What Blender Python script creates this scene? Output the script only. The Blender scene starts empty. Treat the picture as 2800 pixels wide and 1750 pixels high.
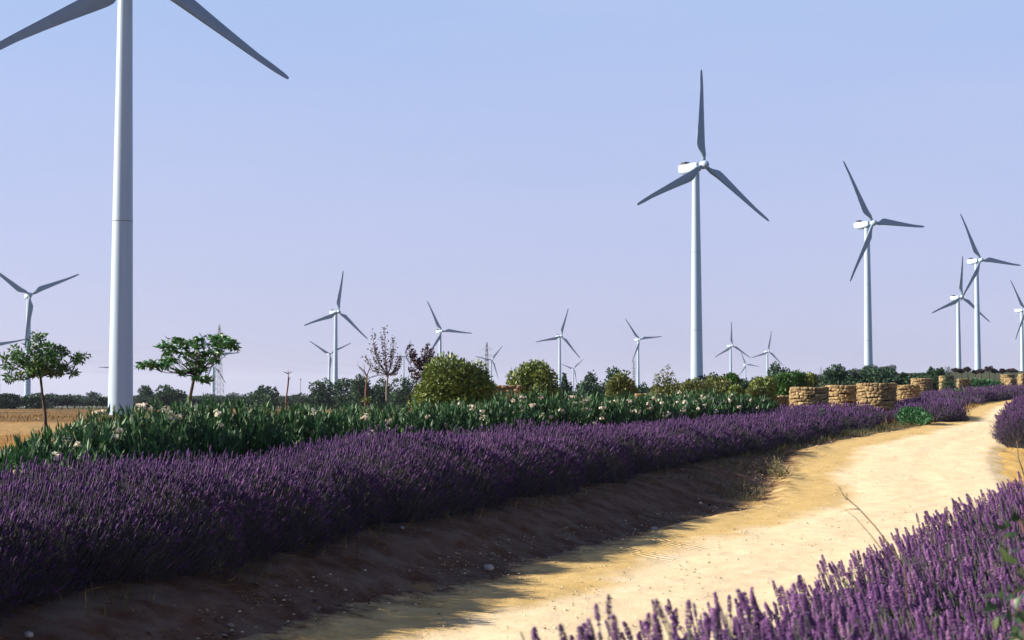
import bpy, bmesh, math, random
import numpy as np
from mathutils import Vector, Matrix, noise

SC = bpy.context.scene
COL = SC.collection
R = math.radians
rng = np.random.default_rng(7)
random.seed(7)

# ------------------------------------------------------------------ camera, sky, sun, exposure
EYE = 1.7
LENS = 55.0
PITCH = math.atan((1075 - 875) / (2800 * LENS / 36))
cd = bpy.data.cameras.new('camera')
cam = bpy.data.objects.new('camera', cd)
COL.objects.link(cam)
cam.location = (0, 0, EYE)
cam.rotation_euler = (R(90) + PITCH, 0, 0)
cd.lens = LENS
cd.sensor_width = 36
cd.clip_start = 0.1
cd.clip_end = 20000
cd.dof.use_dof = True
cd.dof.focus_distance = 38
cd.dof.aperture_fstop = 7
SC.camera = cam

SUN_EL = R(26)
SUN_AZ = R(-90)            # compass bearing from +Y towards +X: the sun stands on the left
world = bpy.data.worlds.new('World')
SC.world = world
world.use_nodes = True
wn, wl = world.node_tree.nodes, world.node_tree.links
wn.clear()
sky = wn.new('ShaderNodeTexSky')
sky.sky_type = 'NISHITA'
sky.sun_disc = False
sky.sun_elevation = SUN_EL
sky.sun_rotation = SUN_AZ
sky.air_density = 1.0
sky.dust_density = 1.0
sky.ozone_density = 2.0
tint = wn.new('ShaderNodeMix'); tint.data_type = 'RGBA'; tint.blend_type = 'MULTIPLY'
tint.inputs[0].default_value = 1.0
tint.inputs[7].default_value = (1.0, 0.92, 1.1, 1)
tc = wn.new('ShaderNodeTexCoord')
sep = wn.new('ShaderNodeSeparateXYZ')
ramp = wn.new('ShaderNodeValToRGB')       # hazy lavender air near the horizon, deep blue overhead
els = ramp.color_ramp.elements
els[0].position = 0.0; els[0].color = (2.46, 2.55, 3.88, 1)
els[1].position = 1.0; els[1].color = (0.12, 0.32, 1.05, 1)
for p, c in ((0.12, (2.36, 2.66, 4.1, 1)), (0.28, (2.05, 2.86, 4.4, 1)), (0.38, (0.72, 1.35, 2.8, 1)), (0.6, (0.25, 0.55, 1.6, 1))):
    e = els.new(p); e.color = c
mixs = wn.new('ShaderNodeMix'); mixs.data_type = 'RGBA'
mixs.inputs[0].default_value = 0.8
bg = wn.new('ShaderNodeBackground')
bg.inputs['Strength'].default_value = 0.086
wout = wn.new('ShaderNodeOutputWorld')
wl.new(sky.outputs[0], tint.inputs[6])
wl.new(tc.outputs['Generated'], sep.inputs[0])
wl.new(sep.outputs['Z'], ramp.inputs[0])
wl.new(tint.outputs[2], mixs.inputs[6])
wl.new(ramp.outputs[0], mixs.inputs[7])
cn = wn.new('ShaderNodeTexNoise'); cn.inputs['Scale'].default_value = 2.2; cn.inputs['Detail'].default_value = 6; cn.inputs['Roughness'].default_value = 0.55
cmap = wn.new('ShaderNodeMapping'); cmap.inputs['Scale'].default_value = (1.0, 1.0, 7.0); cmap.inputs['Rotation'].default_value = (0, R(6), 0)
wl.new(tc.outputs['Generated'], cmap.inputs[0]); wl.new(cmap.outputs[0], cn.inputs['Vector'])
cr = wn.new('ShaderNodeMapRange')       # thin uneven haze
for k_, v_ in ((1, 0.40), (2, 0.70), (3, 0.0), (4, 0.20)): cr.inputs[k_].default_value = v_
wl.new(cn.outputs['Fac'], cr.inputs[0])
veil = wn.new('ShaderNodeMix'); veil.data_type = 'RGBA'; veil.inputs[7].default_value = (3.3, 3.35, 4.4, 1)
wl.new(cr.outputs[0], veil.inputs[0]); wl.new(mixs.outputs[2], veil.inputs[6])
wl.new(veil.outputs[2], bg.inputs['Color'])
wl.new(bg.outputs[0], wout.inputs[0])

sd = bpy.data.lights.new('sun', 'SUN')
sd.energy = 5.0
sd.angle = R(0.5)
sd.color = (1.0, 0.90, 0.76)
sun = bpy.data.objects.new('sun', sd)
COL.objects.link(sun)
sdir = Vector((math.sin(SUN_AZ) * math.cos(SUN_EL), math.cos(SUN_AZ) * math.cos(SUN_EL), math.sin(SUN_EL)))
sun.rotation_euler = (-sdir).to_track_quat('-Z', 'Y').to_euler()

SC.view_settings.view_transform = 'Standard'
SC.view_settings.look = 'None'
SC.view_settings.exposure = 1.2
SC.view_settings.gamma = 1.0
SC.cycles.max_bounces = 6
SC.cycles.transparent_max_bounces = 8

# ------------------------------------------------------------------ helpers
def tag(o, label=None, cat=None, group=None, kind=None):
    if label: o['label'] = label
    if cat: o['category'] = cat
    if group: o['group'] = group
    if kind: o['kind'] = kind
    return o

def empty(name, loc, rz=0.0):
    o = bpy.data.objects.new(name, None)
    COL.objects.link(o)
    o.location = loc
    o.rotation_euler = (0, 0, rz)
    o.empty_display_size = 0.3
    return o

def mesh_np(verts, tris, rnd=None, extra=None, smooth=False):
    me = bpy.data.meshes.new('mesh')
    verts = np.ascontiguousarray(verts, dtype=np.float32)
    tris = np.ascontiguousarray(tris, dtype=np.int32)
    k = tris.shape[1]
    me.vertices.add(len(verts)); me.vertices.foreach_set('co', verts.ravel())
    me.loops.add(tris.size); me.loops.foreach_set('vertex_index', tris.ravel())
    me.polygons.add(len(tris))
    me.polygons.foreach_set('loop_start', np.arange(0, tris.size, k, dtype=np.int32))
    if smooth:
        me.polygons.foreach_set('use_smooth', np.ones(len(tris), dtype=bool))
    me.update(calc_edges=True)
    if rnd is not None:
        a = me.attributes.new('rnd', 'FLOAT', 'POINT')
        a.data.foreach_set('value', np.ascontiguousarray(rnd, dtype=np.float32))
    for n, v in (extra or {}).items():
        a = me.attributes.new(n, 'FLOAT', 'POINT')
        a.data.foreach_set('value', np.ascontiguousarray(v, dtype=np.float32))
    return me

def link(name, me, mat, parent=None):
    o = bpy.data.objects.new(name, me)
    if mat and not me.materials:
        for m in (mat if isinstance(mat, (list, tuple)) else [mat]):
            me.materials.append(m)
    COL.objects.link(o)
    if parent: o.parent = parent
    return o

def frames(d, roll=None):
    """rotation matrices whose z axis is d"""
    d = d / np.linalg.norm(d, axis=1, keepdims=True)
    n = len(d)
    ref = np.tile(np.array([[0.0, 0.0, 1.0]]), (n, 1))
    par = np.abs(d[:, 2]) > 0.95
    ref[par] = (1.0, 0.0, 0.0)
    x = np.cross(ref, d); x /= np.linalg.norm(x, axis=1, keepdims=True)
    y = np.cross(d, x)
    if roll is None: roll = rng.uniform(0, 2 * np.pi, n)
    c, s = np.cos(roll)[:, None], np.sin(roll)[:, None]
    return np.stack([x * c + y * s, -x * s + y * c, d], axis=2)

def scatter(tv, tf, pos, rot, scale, rnd=None):
    """verts, tris and a random value per vertex for copies of one template"""
    n = len(pos)
    if rnd is None: rnd = rng.random(n)
    scale = np.asarray(scale)
    if scale.ndim == 1: scale = scale[:, None] * np.ones((1, 3))
    v = tv[None, :, :] * scale[:, None, :]
    v = np.einsum('nij,nvj->nvi', rot, v) + pos[:, None, :]
    f = tf[None, :, :] + (np.arange(n) * len(tv))[:, None, None]
    return v.reshape(-1, 3), f.reshape(-1, tf.shape[1]), np.repeat(rnd, len(tv))

def merge(*parts):
    vs, fs, rs, o = [], [], [], 0
    for v, f, r in parts:
        vs.append(v); fs.append(f + o); rs.append(r); o += len(v)
    return np.concatenate(vs), np.concatenate(fs), np.concatenate(rs)

def tube_np(pts, radii, sides=7, rnd=0.5):
    pts = [Vector(p) for p in pts]
    vs, fs = [], []
    for i, p in enumerate(pts):
        t = (pts[min(i + 1, len(pts) - 1)] - pts[max(i - 1, 0)]).normalized()
        q = t.to_track_quat('Z', 'X')
        for k in range(sides):
            a = 2 * math.pi * k / sides
            vs.append(p + q @ Vector((math.cos(a) * radii[i], math.sin(a) * radii[i], 0)))
    for i in range(len(pts) - 1):
        for k in range(sides):
            a, b = i * sides + k, i * sides + (k + 1) % sides
            c, d = b + sides, a + sides
            fs.append((a, b, c)); fs.append((a, c, d))
    n0 = len(vs); vs.append(pts[0]); vs.append(pts[-1])
    m = (len(pts) - 1) * sides
    for k in range(sides):
        fs.append((n0, (k + 1) % sides, k)); fs.append((n0 + 1, m + k, m + (k + 1) % sides))
    return np.array([tuple(v) for v in vs]), np.array(fs), np.full(len(vs), rnd)

def snoise(x, seed=0):
    """smooth 1-D noise in -1..1"""
    x = np.asarray(x, dtype=float)
    r = np.random.default_rng(1000 + seed)
    tab = r.uniform(-1, 1, 512)
    i = np.floor(x).astype(int); f = x - i; f = f * f * (3 - 2 * f)
    return tab[i % 512] * (1 - f) + tab[(i + 1) % 512] * f

def noise3(P, scale, seed=0):
    out = np.empty(len(P))
    for i, p in enumerate(P):
        out[i] = noise.noise(Vector((p[0] * scale + seed * 17.3, p[1] * scale - seed * 5.1, p[2] * scale)))
    return out

# ------------------------------------------------------------------ materials
def new_mat(name):
    m = bpy.data.materials.new(name)
    m.use_nodes = True
    nt = m.node_tree
    b = nt.nodes['Principled BSDF']
    return m, nt, b

def mixc(nt, fac, a, b, blend='MIX'):
    n = nt.nodes.new('ShaderNodeMix'); n.data_type = 'RGBA'; n.blend_type = blend
    for sock, v in ((0, fac), (6, a), (7, b)):
        if hasattr(v, 'is_linked') or hasattr(v, 'links'): nt.links.new(v, n.inputs[sock])
        elif isinstance(v, (int, float)): n.inputs[sock].default_value = v
        else: n.inputs[sock].default_value = (*v, 1)
    return n.outputs[2]

def noise_tex(nt, scale, detail=4, rough=0.6, coord='Object', stretch=None):
    t = nt.nodes.new('ShaderNodeTexCoord')
    n = nt.nodes.new('ShaderNodeTexNoise')
    n.inputs['Scale'].default_value = scale
    n.inputs['Detail'].default_value = detail
    n.inputs['Roughness'].default_value = rough
    if stretch:
        mp = nt.nodes.new('ShaderNodeMapping'); mp.inputs['Scale'].default_value = stretch
        nt.links.new(t.outputs[coord], mp.inputs[0]); nt.links.new(mp.outputs[0], n.inputs['Vector'])
    else:
        nt.links.new(t.outputs[coord], n.inputs['Vector'])
    return n.outputs['Fac']

def maprange(nt, v, a, b, c=0.0, d=1.0):
    n = nt.nodes.new('ShaderNodeMapRange')
    n.inputs[1].default_value = a; n.inputs[2].default_value = b
    n.inputs[3].default_value = c; n.inputs[4].default_value = d
    nt.links.new(v, n.inputs[0])
    return n.outputs[0]

def attr(nt, name):
    n = nt.nodes.new('ShaderNodeAttribute'); n.attribute_name = name
    return n.outputs['Fac']

def math2(nt, op, a, b):
    n = nt.nodes.new('ShaderNodeMath'); n.operation = op
    for i, v in enumerate((a, b)):
        if isinstance(v, (int, float)): n.inputs[i].default_value = v
        else: nt.links.new(v, n.inputs[i])
    return n.outputs[0]

def bump(nt, b, h, strength=0.3, dist=0.02):
    n = nt.nodes.new('ShaderNodeBump')
    n.inputs['Strength'].default_value = strength
    n.inputs['Distance'].default_value = dist
    nt.links.new(h, n.inputs['Height']); nt.links.new(n.outputs[0], b.inputs['Normal'])

def leaf_mat(name, stops, rough=0.5, trans=0.25, patch=None):
    """leaf colour from a per-leaf random value; a share of the light goes through"""
    m, nt, b = new_mat(name)
    r = nt.nodes.new('ShaderNodeValToRGB')
    e = r.color_ramp.elements
    e[0].position = stops[0][0]; e[0].color = (*stops[0][1], 1)
    e[1].position = stops[-1][0]; e[1].color = (*stops[-1][1], 1)
    for p, c in stops[1:-1]:
        q = e.new(p); q.color = (*c, 1)
    nt.links.new(attr(nt, 'rnd'), r.inputs[0])
    col = r.outputs[0]
    if patch:
        col = mixc(nt, maprange(nt, noise_tex(nt, patch[0], 2), 0.45, 0.65), col, patch[1])
    nt.links.new(col, b.inputs['Base Color'])
    b.inputs['Roughness'].default_value = rough
    if trans:
        t = nt.nodes.new('ShaderNodeBsdfTranslucent')
        nt.links.new(col, t.inputs[0])
        mx = nt.nodes.new('ShaderNodeMixShader'); mx.inputs[0].default_value = trans
        nt.links.new(b.outputs[0], mx.inputs[1]); nt.links.new(t.outputs[0], mx.inputs[2])
        nt.links.new(mx.outputs[0], nt.nodes['Material Output'].inputs[0])
    return m

def plain_mat(name, col, rough=0.6, var=0.15, scale=3.0, metal=0.0, bmp=0.0):
    m, nt, b = new_mat(name)
    f = noise_tex(nt, scale)
    c2 = tuple(c * (1 - var) for c in col)
    nt.links.new(mixc(nt, maprange(nt, f, 0.35, 0.65), c2, col), b.inputs['Base Color'])
    b.inputs['Roughness'].default_value = rough
    b.inputs['Metallic'].default_value = metal
    if bmp: bump(nt, b, f, bmp, 0.05)
    return m

M = {}
# turbine paint: off-white with faint vertical streaks of dirt
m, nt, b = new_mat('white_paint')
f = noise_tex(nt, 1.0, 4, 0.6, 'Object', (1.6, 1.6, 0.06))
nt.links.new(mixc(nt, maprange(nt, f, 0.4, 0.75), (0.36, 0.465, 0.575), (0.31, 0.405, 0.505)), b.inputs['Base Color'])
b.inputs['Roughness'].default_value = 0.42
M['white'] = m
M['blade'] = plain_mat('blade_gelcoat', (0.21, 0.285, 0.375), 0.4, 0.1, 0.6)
M['vent'] = plain_mat('dark_grille', (0.035, 0.025, 0.025), 0.7)
M['seam'] = plain_mat('flange_seam', (0.16, 0.18, 0.21), 0.6)
M['steel'] = plain_mat('galvanised_steel', (0.16, 0.17, 0.19), 0.55, 0.2, 1.0, 0.3)
M['wire'] = plain_mat('wire_metal', (0.2, 0.2, 0.22), 0.5)
M['bark'] = plain_mat('bark', (0.065, 0.042, 0.030), 0.85, 0.5, 14.0, 0, 0.5)
M['pale_bark'] = plain_mat('pale_bark', (0.20, 0.165, 0.14), 0.85, 0.4, 14.0, 0, 0.4)
M['red_bark'] = plain_mat('red_bark', (0.15, 0.065, 0.040), 0.85, 0.4, 14.0)
M['soil'] = plain_mat('planter_soil', (0.09, 0.05, 0.03), 0.95, 0.4, 8.0)

# stone: every stone takes its own tone
m, nt, b = new_mat('dry_stone')
r_ = nt.nodes.new('ShaderNodeValToRGB')
e = r_.color_ramp.elements
e[0].position = 0; e[0].color = (0.095, 0.062, 0.026, 1)
e[1].position = 1; e[1].color = (0.35, 0.265, 0.135, 1)
q = e.new(0.5); q.color = (0.215, 0.150, 0.062, 1)
nt.links.new(attr(nt, 'rnd'), r_.inputs[0])
f = noise_tex(nt, 9.0)
nt.links.new(mixc(nt, maprange(nt, f, 0.35, 0.7, 0, 0.6), r_.outputs[0], (0.22, 0.15, 0.08)), b.inputs['Base Color'])
b.inputs['Roughness'].default_value = 0.9
bump(nt, b, f, 0.5, 0.04)
M['stone'] = m
M['pale_stone'] = plain_mat('pale_stone', (0.55, 0.46, 0.33), 0.9, 0.35, 6.0, 0, 0.5)
M['grey_stone'] = plain_mat('grey_stone', (0.38, 0.36, 0.34), 0.9, 0.3, 20.0, 0, 0.5)

# vegetation
M['lav_base'] = plain_mat('lavender_thicket', (0.015, 0.014, 0.020), 0.95, 0.6, 9.0)  # thicket colour darkened to carry the shade of the hedge flank
M['lav_stem'] = leaf_mat('lavender_stem', [(0, (0.045, 0.065, 0.040)), (0.6, (0.085, 0.105, 0.075)), (1, (0.13, 0.12, 0.085))], 0.7, 0.1)
M['lav_stem_shade'] = leaf_mat('lavender_stem_shaded', [(0, (0.028, 0.030, 0.034)), (0.6, (0.050, 0.052, 0.052)), (1, (0.085, 0.075, 0.085))], 0.85, 0.05)  # darker stem copy with the hedge flank's shade put into its colour
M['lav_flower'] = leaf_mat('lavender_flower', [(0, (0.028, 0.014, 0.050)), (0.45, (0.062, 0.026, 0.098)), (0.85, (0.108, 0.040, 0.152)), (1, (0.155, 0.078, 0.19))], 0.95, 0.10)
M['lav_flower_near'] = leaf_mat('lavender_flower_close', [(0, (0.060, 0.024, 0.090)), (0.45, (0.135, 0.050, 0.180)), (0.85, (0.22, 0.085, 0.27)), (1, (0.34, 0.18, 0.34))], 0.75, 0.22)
M['oleander'] = leaf_mat('oleander_leaf', [(0, (0.012, 0.042, 0.013)), (0.5, (0.026, 0.086, 0.026)), (0.9, (0.055, 0.15, 0.042)), (1, (0.12, 0.24, 0.09))], 0.6, 0.2)
M['petal'] = leaf_mat('white_petal', [(0, (0.62, 0.50, 0.36)), (0.5, (0.75, 0.68, 0.52)), (1, (0.82, 0.80, 0.72))], 0.6, 0.3)
M['leaf_tree'] = leaf_mat('tree_leaf', [(0, (0.022, 0.070, 0.018)), (0.6, (0.052, 0.140, 0.032)), (0.93, (0.10, 0.20, 0.042)), (1, (0.18, 0.085, 0.03))], 0.45, 0.3)
M['leaf_dark'] = leaf_mat('palmate_leaf', [(0, (0.022, 0.085, 0.024)), (0.7, (0.050, 0.155, 0.046)), (1, (0.10, 0.23, 0.07))], 0.4, 0.25)
M['plum'] = leaf_mat('plum_leaf', [(0, (0.016, 0.009, 0.016)), (0.6, (0.030, 0.014, 0.026)), (1, (0.07, 0.026, 0.036))], 0.65, 0.1)
M['golden'] = leaf_mat('golden_bush_leaf', [(0, (0.048, 0.085, 0.015)), (0.5, (0.115, 0.165, 0.029)), (0.9, (0.23, 0.275, 0.058)), (1, (0.34, 0.32, 0.11))], 0.55, 0.12)
M['olive'] = leaf_mat('olive_bush_leaf', [(0, (0.050, 0.076, 0.017)), (0.5, (0.115, 0.145, 0.034)), (1, (0.25, 0.23, 0.08))], 0.6, 0.12)
M['green'] = leaf_mat('fresh_green_leaf', [(0, (0.020, 0.075, 0.012)), (0.5, (0.045, 0.130, 0.022)), (1, (0.11, 0.21, 0.04))], 0.5, 0.3)
M['far_leaf'] = leaf_mat('far_tree_leaf', [(0, (0.010, 0.036, 0.018)), (0.6, (0.022, 0.066, 0.030)), (1, (0.055, 0.115, 0.05))], 0.85, 0.12)
M['olive_far'] = leaf_mat('olive_tree_leaf', [(0, (0.018, 0.038, 0.028)), (0.6, (0.035, 0.066, 0.046)), (1, (0.075, 0.115, 0.085))], 0.85, 0.12)
M['conifer'] = leaf_mat('conifer_needle', [(0, (0.010, 0.032, 0.018)), (1, (0.03, 0.075, 0.035))], 0.6, 0.1)
M['mat_green'] = leaf_mat('low_shrub_leaf', [(0, (0.010, 0.060, 0.018)), (0.6, (0.022, 0.115, 0.035)), (1, (0.05, 0.19, 0.06))], 0.5, 0.2)
M['dry'] = leaf_mat('dry_grass_blade', [(0, (0.085, 0.045, 0.013)), (0.5, (0.18, 0.100, 0.024)), (1, (0.34, 0.21, 0.065))], 0.8, 0.25)
M['weed'] = leaf_mat('weed_blade', [(0, (0.05, 0.065, 0.020)), (0.5, (0.12, 0.11, 0.040)), (1, (0.30, 0.23, 0.09))], 0.7, 0.2)
M['verge'] = leaf_mat('verge_blade', [(0, (0.022, 0.034, 0.014)), (0.6, (0.055, 0.062, 0.024)), (1, (0.19, 0.15, 0.06))], 0.8, 0.15)
M['straw'] = leaf_mat('dry_stalk', [(0, (0.10, 0.075, 0.035)), (1, (0.22, 0.165, 0.08))], 0.8, 0.1)
M['rose_leaf'] = leaf_mat('broad_leaf', [(0, (0.018, 0.045, 0.018)), (0.6, (0.04, 0.085, 0.03)), (1, (0.10, 0.13, 0.05))], 0.4, 0.25)

# ------------------------------------------------------------------ terrain
TURB = [  # name, rotor centre, yaw of the rotor axis (deg from -Y towards +X), phase of the first blade
    ('T1', (-45.5, 187.5, 52.6), 40, -4.0),
    ('T2', (46.0, 373.1, 56.4), 33, 1.9), ('T3', (121.9, 525.9, 59.1), 30, 90.1), ('T4', (216.5, 720.3, 63.1), 24, 94.2),
    ('T5', (252.3, 876.3, 55.6), 24, 5.9), ('T6', (349.3, 1063.5, 58.4), 30, 88.6), ('T0', (-212.1, 687.2, 44.9), 27, 64.9),
    ('Tc', (-96.8, 871.8, 47.1), 36, 9.2), ('Td', (-175.7, 1510.6, 39.4), 18, 61.9), ('Te', (-145.3, 2114.0, 52.1), 24, 25.3),
    ('Tf', (-49.4, 1103.2, 45.5), 27, 92.8), ('Tg', (-24.1, 1900.6, 41.8), 30, 40.6), ('Ti', (39.4, 1248.6, 47.2), 24, 17.3),
    ('Tj', (100.0, 2533.9, 41.2), 21, 48.5), ('Tk', (117.8, 1442.6, 51.3), 24, 82.6), ('Tl', (214.8, 1524.8, 48.0), 24, 0.1),
    ('Tm', (374.9, 2504.4, 47.3), 18, 97.2), ('Tn', (286.5, 1745.7, 48.2), 21, 11.5), ('Th', (-248.9, 1311.4, 33.2), 39, 82.8),
    ('To', (-353.3, 1861.8, 32.6), 24, 26.4), ('Tp', (-303.0, 900.0, 27.5), 27, 76.0), ('Tq', (-478.0, 1900.0, 33.0), 24, 30.0),
    ('Tr', (-219.0, 2400.0, 25.0), 24, 76.0), ('Ts', (-622.0, 1900.0, 33.0), 24, 95.0),
]
F_PX = 2800 * LENS / 36
CP, SP = math.cos(PITCH), math.sin(PITCH)
LP = (np.array([-40, 0, 20, 65, 130, 190, 300, 450, 900.]), np.array([0.1, 0, 0.1, 0.2, -0.3, -0.92, -1.2, -2.2, -5.]))
RP = (np.array([-40, 0, 20, 42, 60, 95, 124, 230, 300, 450, 900.]), np.array([0, 0, 0, .28, .5, .98, 1.6, 3.74, 4.6, 6.2, 7.]))
_cps = [(math.atan2(h[0], h[1]), math.log(math.hypot(h[0], h[1])), h[2] - 52) for _, h, _, _ in TURB[1:]]
_cps = np.array(_cps)

def ground_plain(x, y):
    x = np.asarray(x, dtype=float); y = np.asarray(y, dtype=float)
    d = np.hypot(x, y)
    az = np.arctan2(x, y)
    cz = np.clip(az, -1.2, 1.2)
    w = np.clip((cz + 0.13) / 0.30, 0, 1); w = w * w * (3 - 2 * w)
    w2 = np.clip((cz - 0.06) / 0.20, 0, 1); w2 = w2 * w2 * (3 - 2 * w2)
    q = np.clip((d - 60) / 60, 0, 1); w = w * (1 - q) + w2 * q
    # behind the viewer everything is flat
    flat = np.clip((y + 2) / 10, 0, 1)
    zn = (np.interp(d, *LP) * (1 - w) + np.interp(d, *RP) * w) * flat
    ld = np.log(np.maximum(d, 1.0))
    num = np.zeros_like(d); den = np.zeros_like(d)
    for a, l, z in _cps:
        q = ((az - a) * 4) ** 2 + (ld - l) ** 2 + 0.004
        k = q ** -2
        num += k * z; den += k
    zf = num / den
    t = np.clip((ld - math.log(430)) / (math.log(640) - math.log(430)), 0, 1)
    t2 = np.clip((ld - math.log(300)) / (math.log(380) - math.log(300)), 0, 1)
    ww = np.clip((az - 0.02) / 0.1, 0, 1)
    t = np.maximum(t * (1 - ww), t2 * ww); t = t * t * (3 - 2 * t) * flat
    return zn * (1 - t) + zf * t

def ground_z(x, y):
    """the road runs in a shallow cut: a bank falls to it from the hedge and rises again on the viewer's side"""
    x = np.asarray(x, dtype=float); y = np.asarray(y, dtype=float)
    z = ground_plain(x, y).copy()
    m = (y < 46) & (y > -12) & (np.abs(x) < 40)
    if m.any():
        xm, ym = x[m], y[m]
        B = 0.52 * np.clip((44 - ym) / 16, 0, 1); B = B * np.where(B < .52, (3 - 2 * B / .52) * B / .52, 1)
        a = np.clip((seg_dist(xm, ym, H_FRONT) - 0.1) / 1.9, 0, 1); a = a * a * (3 - 2 * a)
        c = np.clip((seg_dist(xm, ym, ROAD_R) + 0.3) / 1.2, 0, 1); c = c * c * (3 - 2 * c) * np.clip((17 - ym) / 5, 0, 1)
        z[m] -= B * a * (1 - c)
    return z

def gz(x, y): return float(ground_z(np.array([x]), np.array([y]))[0])

def on_ray(px, d, py=None):
    """world x (and z) at distance d for a column (and row) measured on the photograph"""
    x = (px - 1400) / F_PX; v = 0 if py is None else (875 - py) / F_PX
    k = d / (CP - v * SP)
    return x * k, d, EYE + (SP + v * CP) * k
def top_z(py, d): return on_ray(1400, d, py)[2]

# hedge and road lines measured on the ground
H_FRONT = np.array([(-9.5, -6.0), (-6.6, 4.0), (-3.9, 11.9), (-2.65, 16.0), (-1.17, 20.5), (0.6, 25.5), (2.6, 31.0), (4.5, 35.5), (6.6, 40.3), (9.2, 47.0), (11.4, 52.5), (15.2, 62.0)])
ROAD_L = np.array([(-7.4, -8.0), (-5.5, 0.0), (-3.9, 6.0), (-1.77, 14.2), (-.51, 17.3), (.49, 20.3), (2.36, 24.9), (4.7, 29.7), (6.1, 35.8), (7.75, 41.0), (10.1, 46.3), (14.9, 57.0), (19.2, 68.0), (26.9, 90.0), (40, 113), (75, 150), (130, 185)], float)
_t = np.gradient(ROAD_L, axis=0); _t /= np.linalg.norm(_t, axis=1, keepdims=True)
ROAD_R = ROAD_L + np.stack([_t[:, 1], -_t[:, 0]], 1) * np.array([3.9, 3.9, 4.0, 4.4, 4.5, 4.6, 4.7, 4.8, 4.9, 4.8, 4.6, 4.4, 4.4, 4.6, 5, 6, 7])[:, None]

def resample(P, n):
    P = np.asarray(P, float)
    # Catmull-Rom through the points, then equal steps along the arc
    pts = []
    Q = np.vstack([2 * P[0] - P[1], P, 2 * P[-1] - P[-2]])
    for i in range(1, len(Q) - 2):
        for t in np.linspace(0, 1, 16, endpoint=False):
            a, b_, c_, d_ = Q[i - 1], Q[i], Q[i + 1], Q[i + 2]
            pts.append(0.5 * ((2 * b_) + (-a + c_) * t + (2 * a - 5 * b_ + 4 * c_ - d_) * t ** 2 + (-a + 3 * b_ - 3 * c_ + d_) * t ** 3))
    pts.append(Q[-2]); pts = np.array(pts)
    s = np.r_[0, np.cumsum(np.hypot(*np.diff(pts, axis=0).T))]
    u = np.linspace(0, s[-1], n)
    return np.stack([np.interp(u, s, pts[:, 0]), np.interp(u, s, pts[:, 1])], 1), s[-1]

def seg_dist(x, y, P):
    """signed distance to polyline P (positive on its right side)"""
    best = np.full(x.shape, 1e9); sgn = np.ones(x.shape)
    for a, b_ in zip(P[:-1], P[1:]):
        dx, dy = b_ - a; L = dx * dx + dy * dy
        t = np.clip(((x - a[0]) * dx + (y - a[1]) * dy) / L, 0, 1)
        ex, ey = x - a[0] - t * dx, y - a[1] - t * dy
        dd = np.hypot(ex, ey); c = dy * ex - dx * ey
        up = dd < best
        best = np.where(up, dd, best); sgn = np.where(up, np.sign(c), sgn)
    return best * sgn

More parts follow.
